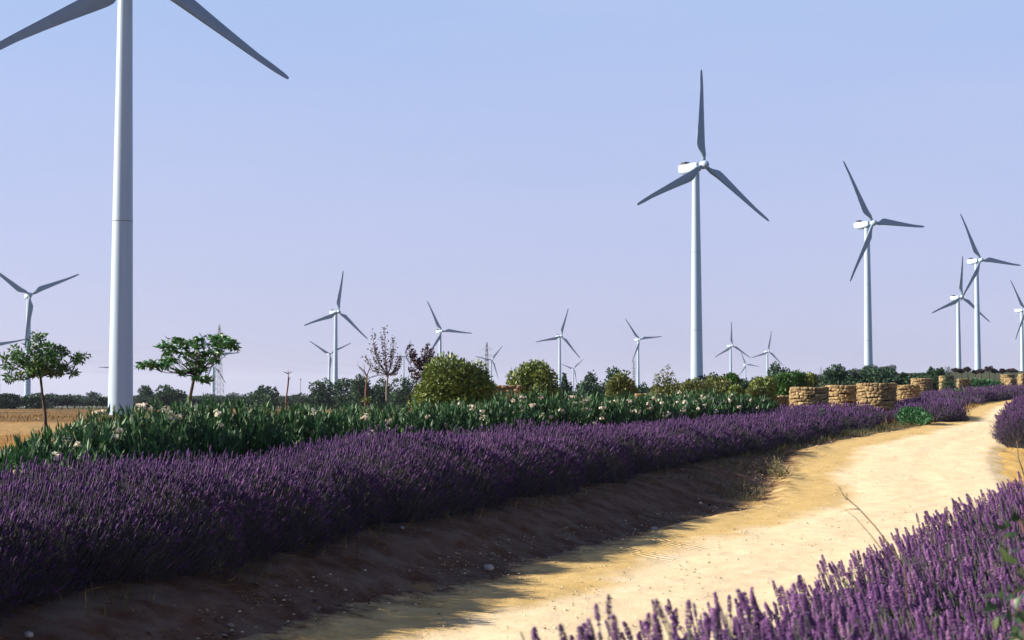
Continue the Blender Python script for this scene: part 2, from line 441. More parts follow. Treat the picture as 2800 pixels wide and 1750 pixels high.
# --- ground: one sheet, fine near the camera and reaching the horizon
def build_ground():
    radii = np.r_[0.0, np.geomspace(0.6, 9, 24), np.geomspace(9.25, 70, 150)[0:], np.geomspace(72, 9000, 120)]
    fine = np.radians(np.arange(-26, 26.01, 0.16))
    coarse = np.radians(np.arange(30, 330.1, 6))
    ang = np.r_[fine, coarse]
    A, Rr = np.meshgrid(ang, radii[1:])
    X, Y = Rr * np.sin(A), Rr * np.cos(A)
    x, y = np.r_[0, X.ravel()], np.r_[0, Y.ravel()]
    z = ground_z(x, y)
    dl = seg_dist(x, y, ROAD_L)       # > 0 on the road side
    near = np.hypot(x, y) < 120
    # the bank falls from the hedge to the road; small lumps and streaks along the shoulder
    P = np.stack([x, y, np.zeros_like(x)], 1)
    lum = np.zeros_like(x); idx = np.where(near & (np.abs(A.ravel().repeat(1) if False else np.arctan2(x, y)) < 0.5))[0]
    lum[idx] = noise3(P[idx], 1.3, 1) * 0.045 + noise3(P[idx], 3.2, 2) * 0.028 + noise3(P[idx], 7.5, 8) * 0.014
    z = z + lum
    dr = seg_dist(x, y, ROAD_R)
    inside = (dl > 0.25) & (dr < -0.25) & (y > -8)
    z = np.where(inside, z - 0.10, z)
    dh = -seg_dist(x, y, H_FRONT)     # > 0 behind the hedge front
    soil = np.clip(1 - np.abs(dh - 0.5) / 3.9, 0, 1) * 1.5  # red-brown soil strip along the hedge, where its shadow falls
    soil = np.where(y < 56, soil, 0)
    scrub = np.clip((np.hypot(x, y) - 95) / 40, 0, 1) * np.clip((np.arctan2(x, y) + 0.06) / 0.05, 0, 1) + np.clip((np.hypot(x, y) - 285) / 25, 0, 1); scrub = np.clip(scrub, 0, 1)
    field = np.clip((dh - 6.0) / 3, 0, 1)
    rr = np.hypot(x, y) + 3 * snoise(np.arctan2(x, y) * 40, 55); tilled = np.clip((rr - 56) / 4, 0, 1) * np.clip((100 - rr) / 8, 0, 1); fallow = np.clip((rr - 96) / 8, 0, 1)
    n = len(ang); k = len(radii) - 1
    f = []
    i = np.arange(k - 1)[:, None] * n + np.arange(n)[None, :] + 1
    j = np.arange(k - 1)[:, None] * n + (np.arange(n)[None, :] + 1) % n + 1
    q = np.stack([i, j, j + n, i + n], -1).reshape(-1, 4)[:, ::-1]
    tri = np.concatenate([q[:, [0, 1, 2]], q[:, [0, 2, 3]]])
    a = np.arange(n) + 1; b_ = (np.arange(n) + 1) % n + 1
    cap = np.stack([np.zeros(n, int), b_, a], 1)[:, ::-1]
    tri = np.concatenate([tri, cap])
    # make the faces look up
    v = np.stack([x, y, z], 1)
    nz = np.cross(v[tri[0][1]] - v[tri[0][0]], v[tri[0][2]] - v[tri[0][0]])[2]
    if nz < 0: tri[:len(q) * 2] = tri[:len(q) * 2, ::-1]
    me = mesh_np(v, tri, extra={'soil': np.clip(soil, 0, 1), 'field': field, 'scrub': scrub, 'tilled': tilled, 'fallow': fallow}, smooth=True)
    m, nt, b = new_mat('ground_earth')
    big = noise_tex(nt, 0.35, 5, 0.6); mid = noise_tex(nt, 2.2, 6, 0.65); fin = noise_tex(nt, 30, 4, 0.7)
    sand = mixc(nt, maprange(nt, mid, 0.35, 0.7), (0.47, 0.29, 0.075), (0.58, 0.40, 0.15))
    shade_soil = mixc(nt, maprange(nt, mid, 0.38, 0.66), (0.080, 0.030, 0.012), (0.155, 0.105, 0.075))  # red-brown soil, its colour darkened to deepen the hedge shadow
    fieldc = mixc(nt, maprange(nt, noise_tex(nt, 0.5, 5, 0.6, 'Object', (0.35, 1.6, 1)), 0.38, 0.62), (0.20, 0.095, 0.018), (0.35, 0.185, 0.040))
    fieldc = mixc(nt, maprange(nt, noise_tex(nt, 0.09, 3, 0.5, 'Object', (0.3, 2.0, 1)), 0.42, 0.6), fieldc, (0.26, 0.14, 0.04))
    fieldc = mixc(nt, attr(nt, 'tilled'), fieldc, mixc(nt, maprange(nt, noise_tex(nt, 3.5, 4, 0.7), 0.4, 0.62), (0.22, 0.13, 0.045), (0.44, 0.29, 0.115)))
    fieldc = mixc(nt, attr(nt, 'fallow'), fieldc, mixc(nt, maprange(nt, noise_tex(nt, 0.12, 5, 0.65, 'Object', (0.4, 1.8, 1)), 0.42, 0.58), (0.085, 0.048, 0.014), (0.21, 0.122, 0.034)))
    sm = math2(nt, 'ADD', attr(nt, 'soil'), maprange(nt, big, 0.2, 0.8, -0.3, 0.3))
    c = mixc(nt, maprange(nt, sm, 0.3, 0.62), sand, shade_soil)
    c = mixc(nt, attr(nt, 'field'), c, fieldc)
    c = mixc(nt, attr(nt, 'scrub'), c, mixc(nt, maprange(nt, noise_tex(nt, 0.15, 5, 0.7), 0.4, 0.68), (0.022, 0.042, 0.022), (0.075, 0.075, 0.030)))
    c = mixc(nt, maprange(nt, fin, 0.45, 0.8, 0, 0.45), c, (0.16, 0.10, 0.05))
    nt.links.new(c, b.inputs['Base Color'])
    b.inputs['Roughness'].default_value = 0.95
    b.inputs['Specular IOR Level'].default_value = 0.15
    h = math2(nt, 'ADD', math2(nt, 'MULTIPLY', fin, 0.25), mid)
    bump(nt, b, h, 0.9, 0.08)
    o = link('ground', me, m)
    tag(o, 'sandy earth with golden stubble field on the left', 'ground', kind='structure')
build_ground()

def build_road():
    n = 1500; w = 64
    L, _ = resample(ROAD_L, 4000); Rt, _ = resample(ROAD_R, 4000)
    ii = (np.linspace(0, 1, n) ** 1.9 * 3999).astype(int); ii = np.unique(ii); n = len(ii); L, Rt = L[ii], Rt[ii]
    u = np.linspace(-0.06, 1.06, w)
    # equal steps by index keep left and right points paired
    P = L[:, None, :] * (1 - u)[None, :, None] + Rt[:, None, :] * u[None, :, None]
    x, y = P[..., 0].ravel(), P[..., 1].ravel()
    U = np.tile(u, n)
    z = ground_z(x, y)
    edge = np.minimum(U, 1 - U)
    z = z + np.clip(edge * 0.8, -0.06, 0.05) + 0.010
    idx = np.where(np.hypot(x, y) < 70)[0]
    Q = np.stack([x, y, 0 * x], 1)
    z[idx] += noise3(Q[idx], 1.1, 4) * 0.022 + noise3(Q[idx], 4.0, 5) * 0.012 + noise3(Q[idx], 11.0, 6) * 0.006
    # wheel tracks and a low shoulder berm of loose sand
    wob = 0.02 * snoise(np.repeat(np.linspace(0, 60, n), w), 3)
    for c, dp, wd in ((0.33, 0.012, 0.07), (0.66, 0.012, 0.07)):
        z -= dp * np.exp(-((U - c - wob) / wd) ** 2)
    z += 0.03 * np.exp(-((U - 0.05 - wob) / 0.05) ** 2) * (0.5 + snoise(np.repeat(np.linspace(0, 160, n), w), 6))
    i = np.arange(n - 1)[:, None] * w + np.arange(w - 1)[None, :]
    q = np.stack([i, i + 1, i + w + 1, i + w], -1).reshape(-1, 4)
    me = mesh_np(np.stack([x, y, z], 1), q, extra={'across': U}, smooth=True)
    m, nt, b = new_mat('road_gravel')
    big = noise_tex(nt, 0.5, 5, 0.6); mid = noise_tex(nt, 3.0, 6, 0.7); fin = noise_tex(nt, 42, 3, 0.75); peb = noise_tex(nt, 120, 2, 0.7)
    streak = noise_tex(nt, 0.9, 6, 0.72)
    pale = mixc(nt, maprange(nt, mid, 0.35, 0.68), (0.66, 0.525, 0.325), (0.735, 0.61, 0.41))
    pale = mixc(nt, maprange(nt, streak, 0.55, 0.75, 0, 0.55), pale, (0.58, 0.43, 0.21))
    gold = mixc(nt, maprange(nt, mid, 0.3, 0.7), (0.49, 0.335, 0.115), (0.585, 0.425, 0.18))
    e = math2(nt, 'ADD', attr(nt, 'across'), maprange(nt, big, 0.25, 0.75, -0.10, 0.10))
    c = mixc(nt, maprange(nt, e, 0.25, 0.34), gold, pale)
    e2 = math2(nt, 'ADD', attr(nt, 'across'), maprange(nt, streak, 0.25, 0.75, -0.10, 0.10))
    c = mixc(nt, maprange(nt, e2, 0.92, 1.02), c, gold)
    c = mixc(nt, maprange(nt, fin, 0.48, 0.75, 0, 0.5), c, (0.46, 0.33, 0.16))
    c = mixc(nt, maprange(nt, peb, 0.66, 0.74, 0, 0.5), c, (0.20, 0.14, 0.08))
    shade_soil_edge = mixc(nt, maprange(nt, mid, 0.38, 0.66), (0.080, 0.030, 0.012), (0.155, 0.105, 0.075))  # same shadow-darkened soil colour for the left road margin
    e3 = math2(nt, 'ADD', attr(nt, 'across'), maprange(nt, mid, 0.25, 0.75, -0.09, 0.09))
    c = mixc(nt, maprange(nt, e3, -0.02, 0.10), shade_soil_edge, c)
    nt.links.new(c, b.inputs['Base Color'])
    b.inputs['Roughness'].default_value = 0.95
    b.inputs['Specular IOR Level'].default_value = 0.15
    # curved scuffs left by a turning wheel in the loose sand of the shoulder
    hgt_ = math2(nt, 'ADD', math2(nt, 'MULTIPLY', fin, 0.5), mid)
    gco = nt.nodes.new('ShaderNodeTexCoord')
    for (cx, cy, r0, r1) in ((2.35, 22.2, 0.75, 1.15), (3.05, 23.3, 0.80, 1.20)):
        sub = nt.nodes.new('ShaderNodeVectorMath'); sub.operation = 'SUBTRACT'; sub.inputs[1].default_value = (cx, cy, 0)
        nt.links.new(gco.outputs['Object'], sub.inputs[0])
        ml = nt.nodes.new('ShaderNodeVectorMath'); ml.operation = 'MULTIPLY'; ml.inputs[1].default_value = (1, 0.55, 0); nt.links.new(sub.outputs[0], ml.inputs[0])
        ln = nt.nodes.new('ShaderNodeVectorMath'); ln.operation = 'LENGTH'; nt.links.new(ml.outputs[0], ln.inputs[0])
        d_ = ln.outputs['Value']
        sx_ = nt.nodes.new('ShaderNodeSeparateXYZ'); nt.links.new(sub.outputs[0], sx_.inputs[0])
        mask = math2(nt, 'MULTIPLY', maprange(nt, d_, r0, r0 + .05), maprange(nt, d_, r1, r1 - .05))
        mask = math2(nt, 'MULTIPLY', mask, maprange(nt, sx_.outputs['X'], 0.05, -0.25))
        wv = math2(nt, 'SINE', math2(nt, 'MULTIPLY', d_, 62.0), 0.0)
        hgt_ = math2(nt, 'ADD', hgt_, math2(nt, 'MULTIPLY', math2(nt, 'MULTIPLY', wv, mask), 0.45))
    bump(nt, b, hgt_, 0.6, 0.035)
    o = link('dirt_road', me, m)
    tag(o, 'pale sandy gravel track curving between the lavender', 'road', kind='structure')
build_road()

# ------------------------------------------------------------------ wind turbines
def revolve(profile, sides, axis='z'):
    vs, fs = [], []
    for (t, r) in profile:
        for k in range(sides):
            a = 2 * math.pi * k / sides
            vs.append((r * math.cos(a), r * math.sin(a), t))
    n = len(profile)
    for i in range(n - 1):
        for k in range(sides):
            a, b = i * sides + k, i * sides + (k + 1) % sides
            fs.append((a, b, b + sides, a + sides))
    v = np.array(vs)
    if axis == 'y': v = v[:, [0, 2, 1]] * np.array([1, -1, 1])
    return v, np.array(fs)

def to_mesh(v, quads, smooth=True, caps=None, angle=None):
    me = bpy.data.meshes.new('mesh')
    faces = [tuple(int(i) for i in f) for f in quads] + (caps or [])
    me.from_pydata([tuple(map(float, p)) for p in v], [], faces)
    me.update()
    bm = bmesh.new(); bm.from_mesh(me)
    bmesh.ops.recalc_face_normals(bm, faces=bm.faces)
    bm.to_mesh(me); bm.free()
    if smooth:
        me.polygons.foreach_set('use_smooth', np.ones(len(me.polygons), dtype=bool))
        if angle:
            try: me.set_sharp_from_angle(angle=angle)
            except Exception: pass
    return me

ROTOR = 23.5
def blade_mesh():
    """root at z = 0.6, tip at z = ROTOR; x is the trailing side, y the wind side"""
    st = [ # span, chord, thickness ratio, twist deg
        (0.55, 0.95, 1.0, 0), (1.6, 0.95, 1.0, 0), (2.6, 1.15, 0.8, 12), (3.8, 1.62, 0.45, 13), (4.9, 1.92, 0.30, 12),
        (6.0, 1.90, 0.25, 10.5), (8.5, 1.66, 0.22, 8), (11.5, 1.36, 0.19, 5.5), (15, 1.06, 0.17, 3.5), (18.5, 0.80, 0.16, 2),
        (21.2, 0.58, 0.15, 1), (22.7, 0.42, 0.15, 0.5), (23.3, 0.26, 0.15, 0), (23.5, 0.08, 0.2, 0)]
    n = 16; vs = []
    for s, c, t, tw in st:
        c = c * (1.0 if s < 2 else 1.22) + (0.14 if 20 < s < 23.6 else 0); tw = tw * 0.5
        le = 0.475 + 0.0 * s                       # leading edge stays nearly straight
        for k in range(n):
            a = 2 * math.pi * k / n
            round_w = min(1, max(0, (t - 0.4) / 0.5))
            xx = 0.5 * (1 - math.cos(a))           # 0 leading .. 1 trailing
            th = (0.2969 * math.sqrt(max(xx, 0)) - 0.126 * xx - 0.3516 * xx ** 2 + 0.2843 * xx ** 3 - 0.1036 * xx ** 4) / 0.2 * t
            yy = th * (1 if a < math.pi else -1)
            cx, cy = xx * c - le * min(1, c / 0.95), yy * c
            px, py = (-math.cos(a) * c / 2), (math.sin(a) * c / 2 * min(1, t))
            X = cx * (1 - round_w) + px * round_w
            Y = cy * (1 - round_w) + py * round_w
            r = R(tw)
            vs.append((X * math.cos(r) + Y * math.sin(r), -X * math.sin(r) + Y * math.cos(r), s))
    fs = []
    for i in range(len(st) - 1):
        for k in range(n):
            a, b = i * n + k, i * n + (k + 1) % n
            fs.append((a, b, b + n, a + n))
    caps = [tuple(range(n)), tuple((len(st) - 1) * n + k for k in range(n))]
    return to_mesh(np.array(vs), fs, True, caps)

def nacelle_mesh():
    # long tapered box; front at y = -1.2, rear at y = 6.8 (the wind comes from -y)
    sec = [(-1.25, 0.85, -0.85, 0.80), (-0.6, 1.08, -1.05, 0.98), (1.5, 1.22, -1.22, 1.06), (3.9, 1.2, -1.10, 1.22), (5.0, 1.15, -0.85, 1.36), (5.5, 0.95, -0.35, 1.26)]
    vs = []; ch = 0.28
    for y, hw, z0, z1 in sec:
        vs += [(-hw + ch, y, z0), (hw - ch, y, z0), (hw, y, z0 + ch), (hw, y, z1 - ch), (hw - ch, y, z1), (-hw + ch, y, z1), (-hw, y, z1 - ch), (-hw, y, z0 + ch)]
    fs = []
    for i in range(len(sec) - 1):
        for k in range(8):
            a, b = i * 8 + k, i * 8 + (k + 1) % 8
            fs.append((a, b, b + 8, a + 8))
    return to_mesh(vs, fs, True, [tuple(range(8)), tuple(40 + k for k in range(8))], R(30))

def box_mesh(x0, x1, y0, y1, z0, z1, bev=0.04):
    bm = bmesh.new()
    r = bmesh.ops.create_cube(bm, size=1)
    for v in bm.verts:
        v.co = Vector(((x0 + x1) / 2 + v.co.x * (x1 - x0), (y0 + y1) / 2 + v.co.y * (y1 - y0), (z0 + z1) / 2 + v.co.z * (z1 - z0)))
    if bev: bmesh.ops.bevel(bm, geom=bm.edges[:], offset=bev, segments=2, affect='EDGES')
    me = bpy.data.meshes.new('mesh'); bm.to_mesh(me); bm.free()
    return me

HUB_H = 52.0
BLADE = blade_mesh(); NAC = nacelle_mesh()
v_, q_ = revolve([(-1.55, 0.02), (-1.45, 0.42), (-1.1, 0.78), (-0.6, 0.98), (0.2, 1.02), (0.7, 0.95), (0.75, 0.4)], 24, 'y')
v_[:, 1] *= -1
SPIN = to_mesh(v_, q_)
VENT = box_mesh(-0.8, 0.8, 3.1, 4.6, 1.12, 1.85, 0.06)
LINE = box_mesh(-1.235, 1.235, 0.3, 4.1, -0.46, -0.38, 0)

TLAB = {
 'T1': 'huge white wind turbine nearest the viewer, its tower cut off by the top edge',
 'T2': 'tallest whole white turbine, right of centre, with one blade straight up',
 'T3': 'white turbine with one blade level to the right, beside the widest dark tree',
 'T4': 'larger of two overlapping white turbines at the right, over the purple trees',
 'T5': 'smaller of two overlapping white turbines at the right, one blade pointing straight up',
 'T6': 'white turbine cut by the right edge of the picture',
 'T0': 'white turbine behind the leafy young tree at the left, two blades making a V',
 'Tc': 'largest white turbine left of the big golden bush, one blade nearly upright',
 'Td': 'small turbine with V-shaped blades half hidden behind a larger white tower',
 'Te': 'small turbine between the sparse plum tree and the big golden bush',
 'Tf': 'white turbine rising from behind the big golden bush',
 'Tg': 'small turbine just right of the big golden bush, beside a lattice pylon',
 'Ti': 'white turbine between the two rounded golden bushes and the dark trees, one blade up',
 'Tj': 'tiny turbine low beside the dark trees, right of the upright-bladed white one',
 'Tk': 'white turbine left of the tallest whole one, between dark trees and a spiky bush',
 'Tl': 'left one of the far pair of turbines above the green shrubs, blade straight up',
 'Tm': 'tiny turbine low between the far pair above the green shrubs',
 'Tn': 'right one of the far pair of turbines above the green shrubs',
 'Th': 'far turbine half hidden by the flat-topped tree, blade level to the right',
 'To': 'farther turbine beside the pylon below the flat-topped tree, blade hanging down right',
 'Tp': 'turbine beyond the left edge, only one rising blade in view',
 'Tq': 'far turbine hidden behind the huge near tower, one blade tip showing at its left',
 'Tr': 'tiny low turbine seen between the bare dead tree and the plum tree',
 'Ts': 'thin far turbine standing at the left edge, one level blade behind the young tree',
}
def build_turbine(key, hub, yaw, phase):
    a = R(yaw); tilt = R(4)
    ax = Vector((math.sin(a), -math.cos(a), 0))
    hub = Vector(hub)
    foot = hub - ax * 3.0
    z0 = gz(foot.x, foot.y)
    root = empty('wind_turbine', (foot.x, foot.y, z0 - 0.3), a)
    tag(root, TLAB[key], 'wind turbine', 'white wind turbines of the wind farm')
    h = hub.z - z0 + 0.3 - 1.45
    far = foot.length > 1000
    prof = [(0, 1.50), (h * 0.25, 1.34), (h * 0.42, 1.24), (h * 0.62, 1.11), (h * 0.8, 0.99), (h, 0.87)]
    v, q = revolve(prof, 20 if far else 48)
    tw = link('tower', to_mesh(v, q), M['white'], root)
    if not far:
        for k, rr in ((0.25, 1.34), (0.62, 1.11)) if key != 'T1' else ((0.455, 1.222),):
            v, q = revolve([(h * k - 0.05, rr - 0.02), (h * k - 0.045, rr + 0.02), (h * k + 0.045, rr + 0.018), (h * k + 0.05, rr - 0.02)], 48)
            link('flange', to_mesh(v, q), M['seam'], tw)
    nac = link('nacelle', NAC, M['white'], root)
    nac.location = (0, 0, h + 1.3)
    nac.rotation_euler = (-tilt, 0, 0)
    if not far or key in ('Tf', 'Ti'):
        link('roof_vent', VENT, M['vent'], nac)
    if foot.length < 800:
        link('side_seam', LINE, M['seam'], nac)
    hb = link('rotor_hub', SPIN, M['white'], root)
    hb.location = (0, -3.0, h + 1.45)
    hb.rotation_euler = (-tilt, 0, 0)
    for k in range(3):
        bl = link('blade', BLADE, M['blade'], root)
        ph = R(phase + 120 * k)
        # blade frame: z along the span, x trailing (rotor turns clockwise seen from the wind)
        rot = Matrix.Rotation(-tilt, 4, 'X') @ Matrix.Rotation(ph, 4, 'Y') @ Matrix.Rotation(math.pi, 4, 'Z') 
        bl.matrix_local = Matrix.Translation((0, -3.0, h + 1.45)) @ rot
    return root
for t in TURB: build_turbine(*t)

# ------------------------------------------------------------------ leaf and stalk templates
def leaf_tpl(w=0.5, fold=0.12, droop=0.0):
    v = np.array([(0, 0, 0), (-w / 2, fold * w, 0.45), (0, 0, 0.5), (w / 2, fold * w, 0.45), (0, -droop, 1.0)])
    f = np.array([(0, 1, 2), (0, 2, 3), (1, 4, 2), (2, 4, 3)])
    return v, f
def card_tpl(w=0.7):
    v = np.array([(0, 0, 0), (-w / 2, 0.08, 0.5), (w / 2, -0.08, 0.5), (0, 0, 1.0)])
    return v, np.array([(0, 1, 2), (1, 3, 2)])
def blade_tpl(w=0.06, bend=0.25):
    v = np.array([(-w / 2, 0, 0), (w / 2, 0, 0), (-w * 0.4, bend * 0.3, 0.55), (w * 0.4, bend * 0.3, 0.55), (0, bend, 1.0)])
    return v, np.array([(0, 1, 3), (0, 3, 2), (2, 3, 4)])
def stem_tpl():
    v = np.array([(math.cos(a) , math.sin(a), z) for z in (0, 1) for a in (0, 2.094, 4.189)])
    f = []
    for k in range(3):
        a, b = k, (k + 1) % 3
        f += [(a, b, b + 3), (a, b + 3, a + 3)]
    return v, np.array(f)
def spike_tpl(seg=3, sides=4):
    """a simple lavender head, unit length, unit radius"""
    prof = [(0, 0.25), (0.18, 0.9), (0.45, 1.0), (0.75, 0.8)][:seg + 1]
    v = []; f = []
    for i, (z, r) in enumerate(prof):
        for k in range(sides):
            a = 2 * math.pi * (k + 0.5 * (i % 2)) / sides
            v.append((r * math.cos(a), r * math.sin(a), z))
    n = len(prof)
    for i in range(n - 1):
        for k in range(sides):
            a, b = i * sides + k, i * sides + (k + 1) % sides
            f += [(a, b, b + sides), (a, b + sides, a + sides)]
    v.append((0, 0, 1.0)); t = len(v) - 1
    for k in range(sides): f.append(((n - 1) * sides + k, (n - 1) * sides + (k + 1) % sides, t))
    return np.array(v), np.array(f)
def whorl_spike_tpl(r):
    """a lavender head close up: whorls of small florets round the stalk, one whorl set apart below"""
    v = []; f = []
    octa = np.array([(1, 0, 0), (0, 1, 0), (-1, 0, 0), (0, -1, 0), (0, 0, 1.3), (0, 0, -0.9)])
    of = np.array([(0, 1, 4), (1, 2, 4), (2, 3, 4), (3, 0, 4), (1, 0, 5), (2, 1, 5), (3, 2, 5), (0, 3, 5)])
    zs = [0.0, 0.22, 0.33, 0.44, 0.55, 0.66, 0.77, 0.87, 0.95]
    rs = [0.55, 0.7, 0.85, 0.85, 0.8, 0.75, 0.65, 0.5, 0.3]
    for z, rr in zip(zs, rs):
        k = 5 if rr > 0.4 else 3
        o = r.uniform(0, 6)
        for j in range(k):
            a = o + 2 * math.pi * j / k + r.uniform(-.25, .25)
            s = r.uniform(0.36, 0.55)
            c = np.array((rr * 0.62 * math.cos(a), rr * 0.62 * math.sin(a), z + r.uniform(-.02, .02)))
            p = octa * np.array((s, s, s * 0.105)) + c
            f.append(of + len(v) * 0 + sum(len(q) for q in v)); v.append(p)
    return np.concatenate(v), np.concatenate(f)

# ------------------------------------------------------------------ lavender
def hedge_surface(C, T, wid, hgt, s, phi, seed, lump=0.14):
    """points and outward normals on the rounded body of a hedge"""
    n = len(C); L = np.r_[0, np.cumsum(np.hypot(*np.diff(C, axis=0).T))]
    cx, cy = np.interp(s, L, C[:, 0]), np.interp(s, L, C[:, 1])
    tx, ty = np.interp(s, L, T[:, 0]), np.interp(s, L, T[:, 1])
    w = np.interp(s, L, wid); h = np.interp(s, L, hgt)
    rx, ry = ty, -tx                               # to the right of the line
    per = snoise(s / 0.62, seed) * lump * 0.5 + snoise(s / 1.35, seed + 1) * lump + 0.45 * lump * (2 * np.abs(np.sin(np.pi * s / 1.15 + 0.8 * snoise(s / 2.1, seed + 4))) - 1.27) + lump * 0.55 * snoise(phi * 2.2 + s / 0.9, seed + 2)
    endf = np.clip(np.minimum(s, L[-1] - s) / (0.55 * w), 0.02, 1); endf = np.sqrt(1 - (1 - endf) ** 2)
    c, sn = np.cos(phi), np.sin(phi)
    cc = np.sign(c) * np.abs(c) ** 0.85; ss = np.abs(sn) ** 0.8
    k = (1 + per)
    off = cc * w / 2 * k * (0.35 + 0.65 * endf)
    z = ss * h * k * (0.25 + 0.75 * endf)
    x, y = cx + rx * off, cy + ry * off
    nrm = np.stack([rx * c * h, ry * c * h, sn * w / 2], 1)
    e0 = (s < 0.5 * w); e1 = (s > L[-1] - 0.5 * w)
    nrm[:, 0] += (-tx * e0 + tx * e1) * (1 - endf) * w; nrm[:, 1] += (-ty * e0 + ty * e1) * (1 - endf) * w
    nrm /= np.linalg.norm(nrm, axis=1, keepdims=True)
    return np.stack([x, y, ground_z(x, y) + z], 1), nrm

def lavender(name, label, cat, path, wid, hgt, dens, head, seed, group=None, near=False, lean=0.62, ext=0.2, wind=(0, 0, 0), bloom=1.0, dens_fn=None, flower='lav_flower', lump=0.14):
    C, L = resample(np.array(path, float), max(24, int(6 * len(path))))
    Ls = np.r_[0, np.cumsum(np.hypot(*np.diff(C, axis=0).T))]; L = Ls[-1]
    T = np.gradient(C, axis=0); T /= np.linalg.norm(T, axis=1, keepdims=True)
    tpar = np.linspace(0, 1, len(wid))
    wid = np.interp(np.linspace(0, 1, len(C)), tpar, wid); hgt = np.interp(np.linspace(0, 1, len(C)), tpar, hgt)
    cx, cy = C[len(C) // 2]
    root = empty(name, (cx, cy, gz(cx, cy)))
    tag(root, label, cat, group)
    O = np.array([cx, cy, gz(cx, cy)])
    # thicket of leaves and old stems under the flowers
    ns, nf = max(30, int(L / 0.22)), 18
    S, PH = np.meshgrid(np.linspace(0, L, ns), np.linspace(0, np.pi, nf), indexing='ij')
    P, N = hedge_surface(C, T, wid * 0.86, hgt * 0.78, S.ravel(), PH.ravel(), seed, lump)
    P = P + N * (rng.random(len(P))[:, None] * 0.10 - 0.07)
    P[PH.ravel() < 0.01, 2] -= 0.12; P[PH.ravel() > 3.13, 2] -= 0.12
    i = np.arange(ns - 1)[:, None] * nf + np.arange(nf - 1)[None, :]
    q = np.stack([i, i + nf, i + nf + 1, i + 1], -1).reshape(-1, 4)
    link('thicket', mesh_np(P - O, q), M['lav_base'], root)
    # stalks and heads
    area = L * np.pi * 0.5 * (wid.mean() / 2 + hgt.mean())
    n = int(area * dens)
    s = rng.uniform(0, L, n)
    if dens_fn is not None:
        # fewer but larger heads far away
        u = rng.random(n) * dens_fn(0)
        s = s[u < dens_fn(s)]; n = len(s)
    phi = np.pi * rng.beta(1.15, 1.15, n)
    P, N = hedge_surface(C, T, wid, hgt, s, phi, seed, lump)
    zb = P[:, 2] - ground_z(P[:, 0], P[:, 1])
    hs = zb / np.maximum(0.3, np.interp(s, Ls, hgt))
    patch = 0.5 + 0.5 * snoise(s / 1.1 + 2.3 * phi, seed + 20)
    bare = rng.random(n) > np.clip((hs - 0.30) / 0.60, 0.04, 1.0) * bloom * (0.45 + 0.55 * patch)
    up = np.array([0, 0, 1.0])
    D = N * lean + up * 0.72 + np.array(wind) + rng.normal(0, 0.14, (n, 3))
    D /= np.linalg.norm(D, axis=1, keepdims=True)
    size = head * rng.uniform(0.65, 1.35, n)
    if dens_fn is not None: size *= np.sqrt(dens_fn(0) / dens_fn(s)) ** 0.8
    stl = size * rng.uniform(2.2, 4.2, n)
    pop = rng.random(n) ** 4 * ext
    tip = P + D * (pop[:, None] + 0.02)
    base = tip - D * (stl + 0)[:, None]
    rt = frames(D)
    rv = rng.random(n) * 0.85 + 0.12 * snoise(s / 0.8, seed + 9) + 0.08
    rv = np.clip(rv, 0, 1)
    rs = np.maximum(0.0017, size * 0.028)
    sv = scatter(*stem_tpl(), base, rt, np.stack([rs, rs, stl], 1), rng.random(n))
    # grey leaves low on the plant
    nl = int(n * (0.9 if near else 0.5))
    sl = rng.uniform(0, L, nl); pl = np.pi * rng.random(nl)
    PL, NL = hedge_surface(C, T, wid * 0.93, hgt * 0.88, sl, pl, seed, lump)
    DL = NL * 0.5 + up * 0.8 + rng.normal(0, 0.3, (nl, 3))
    lv = scatter(*blade_tpl(0.05, 0.1), PL - DL * 0.02, frames(DL), head * rng.uniform(1.6, 3.2, nl), rng.random(nl))
    v, f, r = merge(sv, lv)
    st = link('foliage', mesh_np(v - O, f, r), M['lav_stem' if near else 'lav_stem_shade'], root); st['kind'] = 'stuff'
    if near:
        parts = []
        pick = np.where(bare, -1, rng.integers(0, 6, n))
        for k in range(6):
            mk = pick == k
            if not mk.any(): continue
            tv, tf = whorl_spike_tpl(rng)
            rad = size[mk] * rng.uniform(0.13, 0.185, mk.sum())
            parts.append(scatter(tv, tf, tip[mk] - D[mk] * 0.01, rt[mk], np.stack([rad, rad, size[mk]], 1), rv[mk]))
        v, f, r = merge(*parts)
        # florets of one head differ a little
        r = np.clip(r + np.repeat(rng.normal(0, 0.13, len(r) // 6 + 1), 6)[:len(r)], 0, 1)
    else:
        rad = size * rng.uniform(0.10, 0.145, n)
        rad = np.where(bare, rad * 0.55, rad); size = np.where(bare, size * 0.6, size)
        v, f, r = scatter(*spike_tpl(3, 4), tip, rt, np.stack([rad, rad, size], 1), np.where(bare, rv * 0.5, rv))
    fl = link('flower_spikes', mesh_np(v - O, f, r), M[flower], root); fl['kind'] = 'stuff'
    return root

def offset_path(P, off):
    P = np.asarray(P, float); T = np.gradient(P, axis=0); T /= np.linalg.norm(T, axis=1, keepdims=True)
    return P + np.stack([T[:, 1], -T[:, 0]], 1) * off    # positive = right

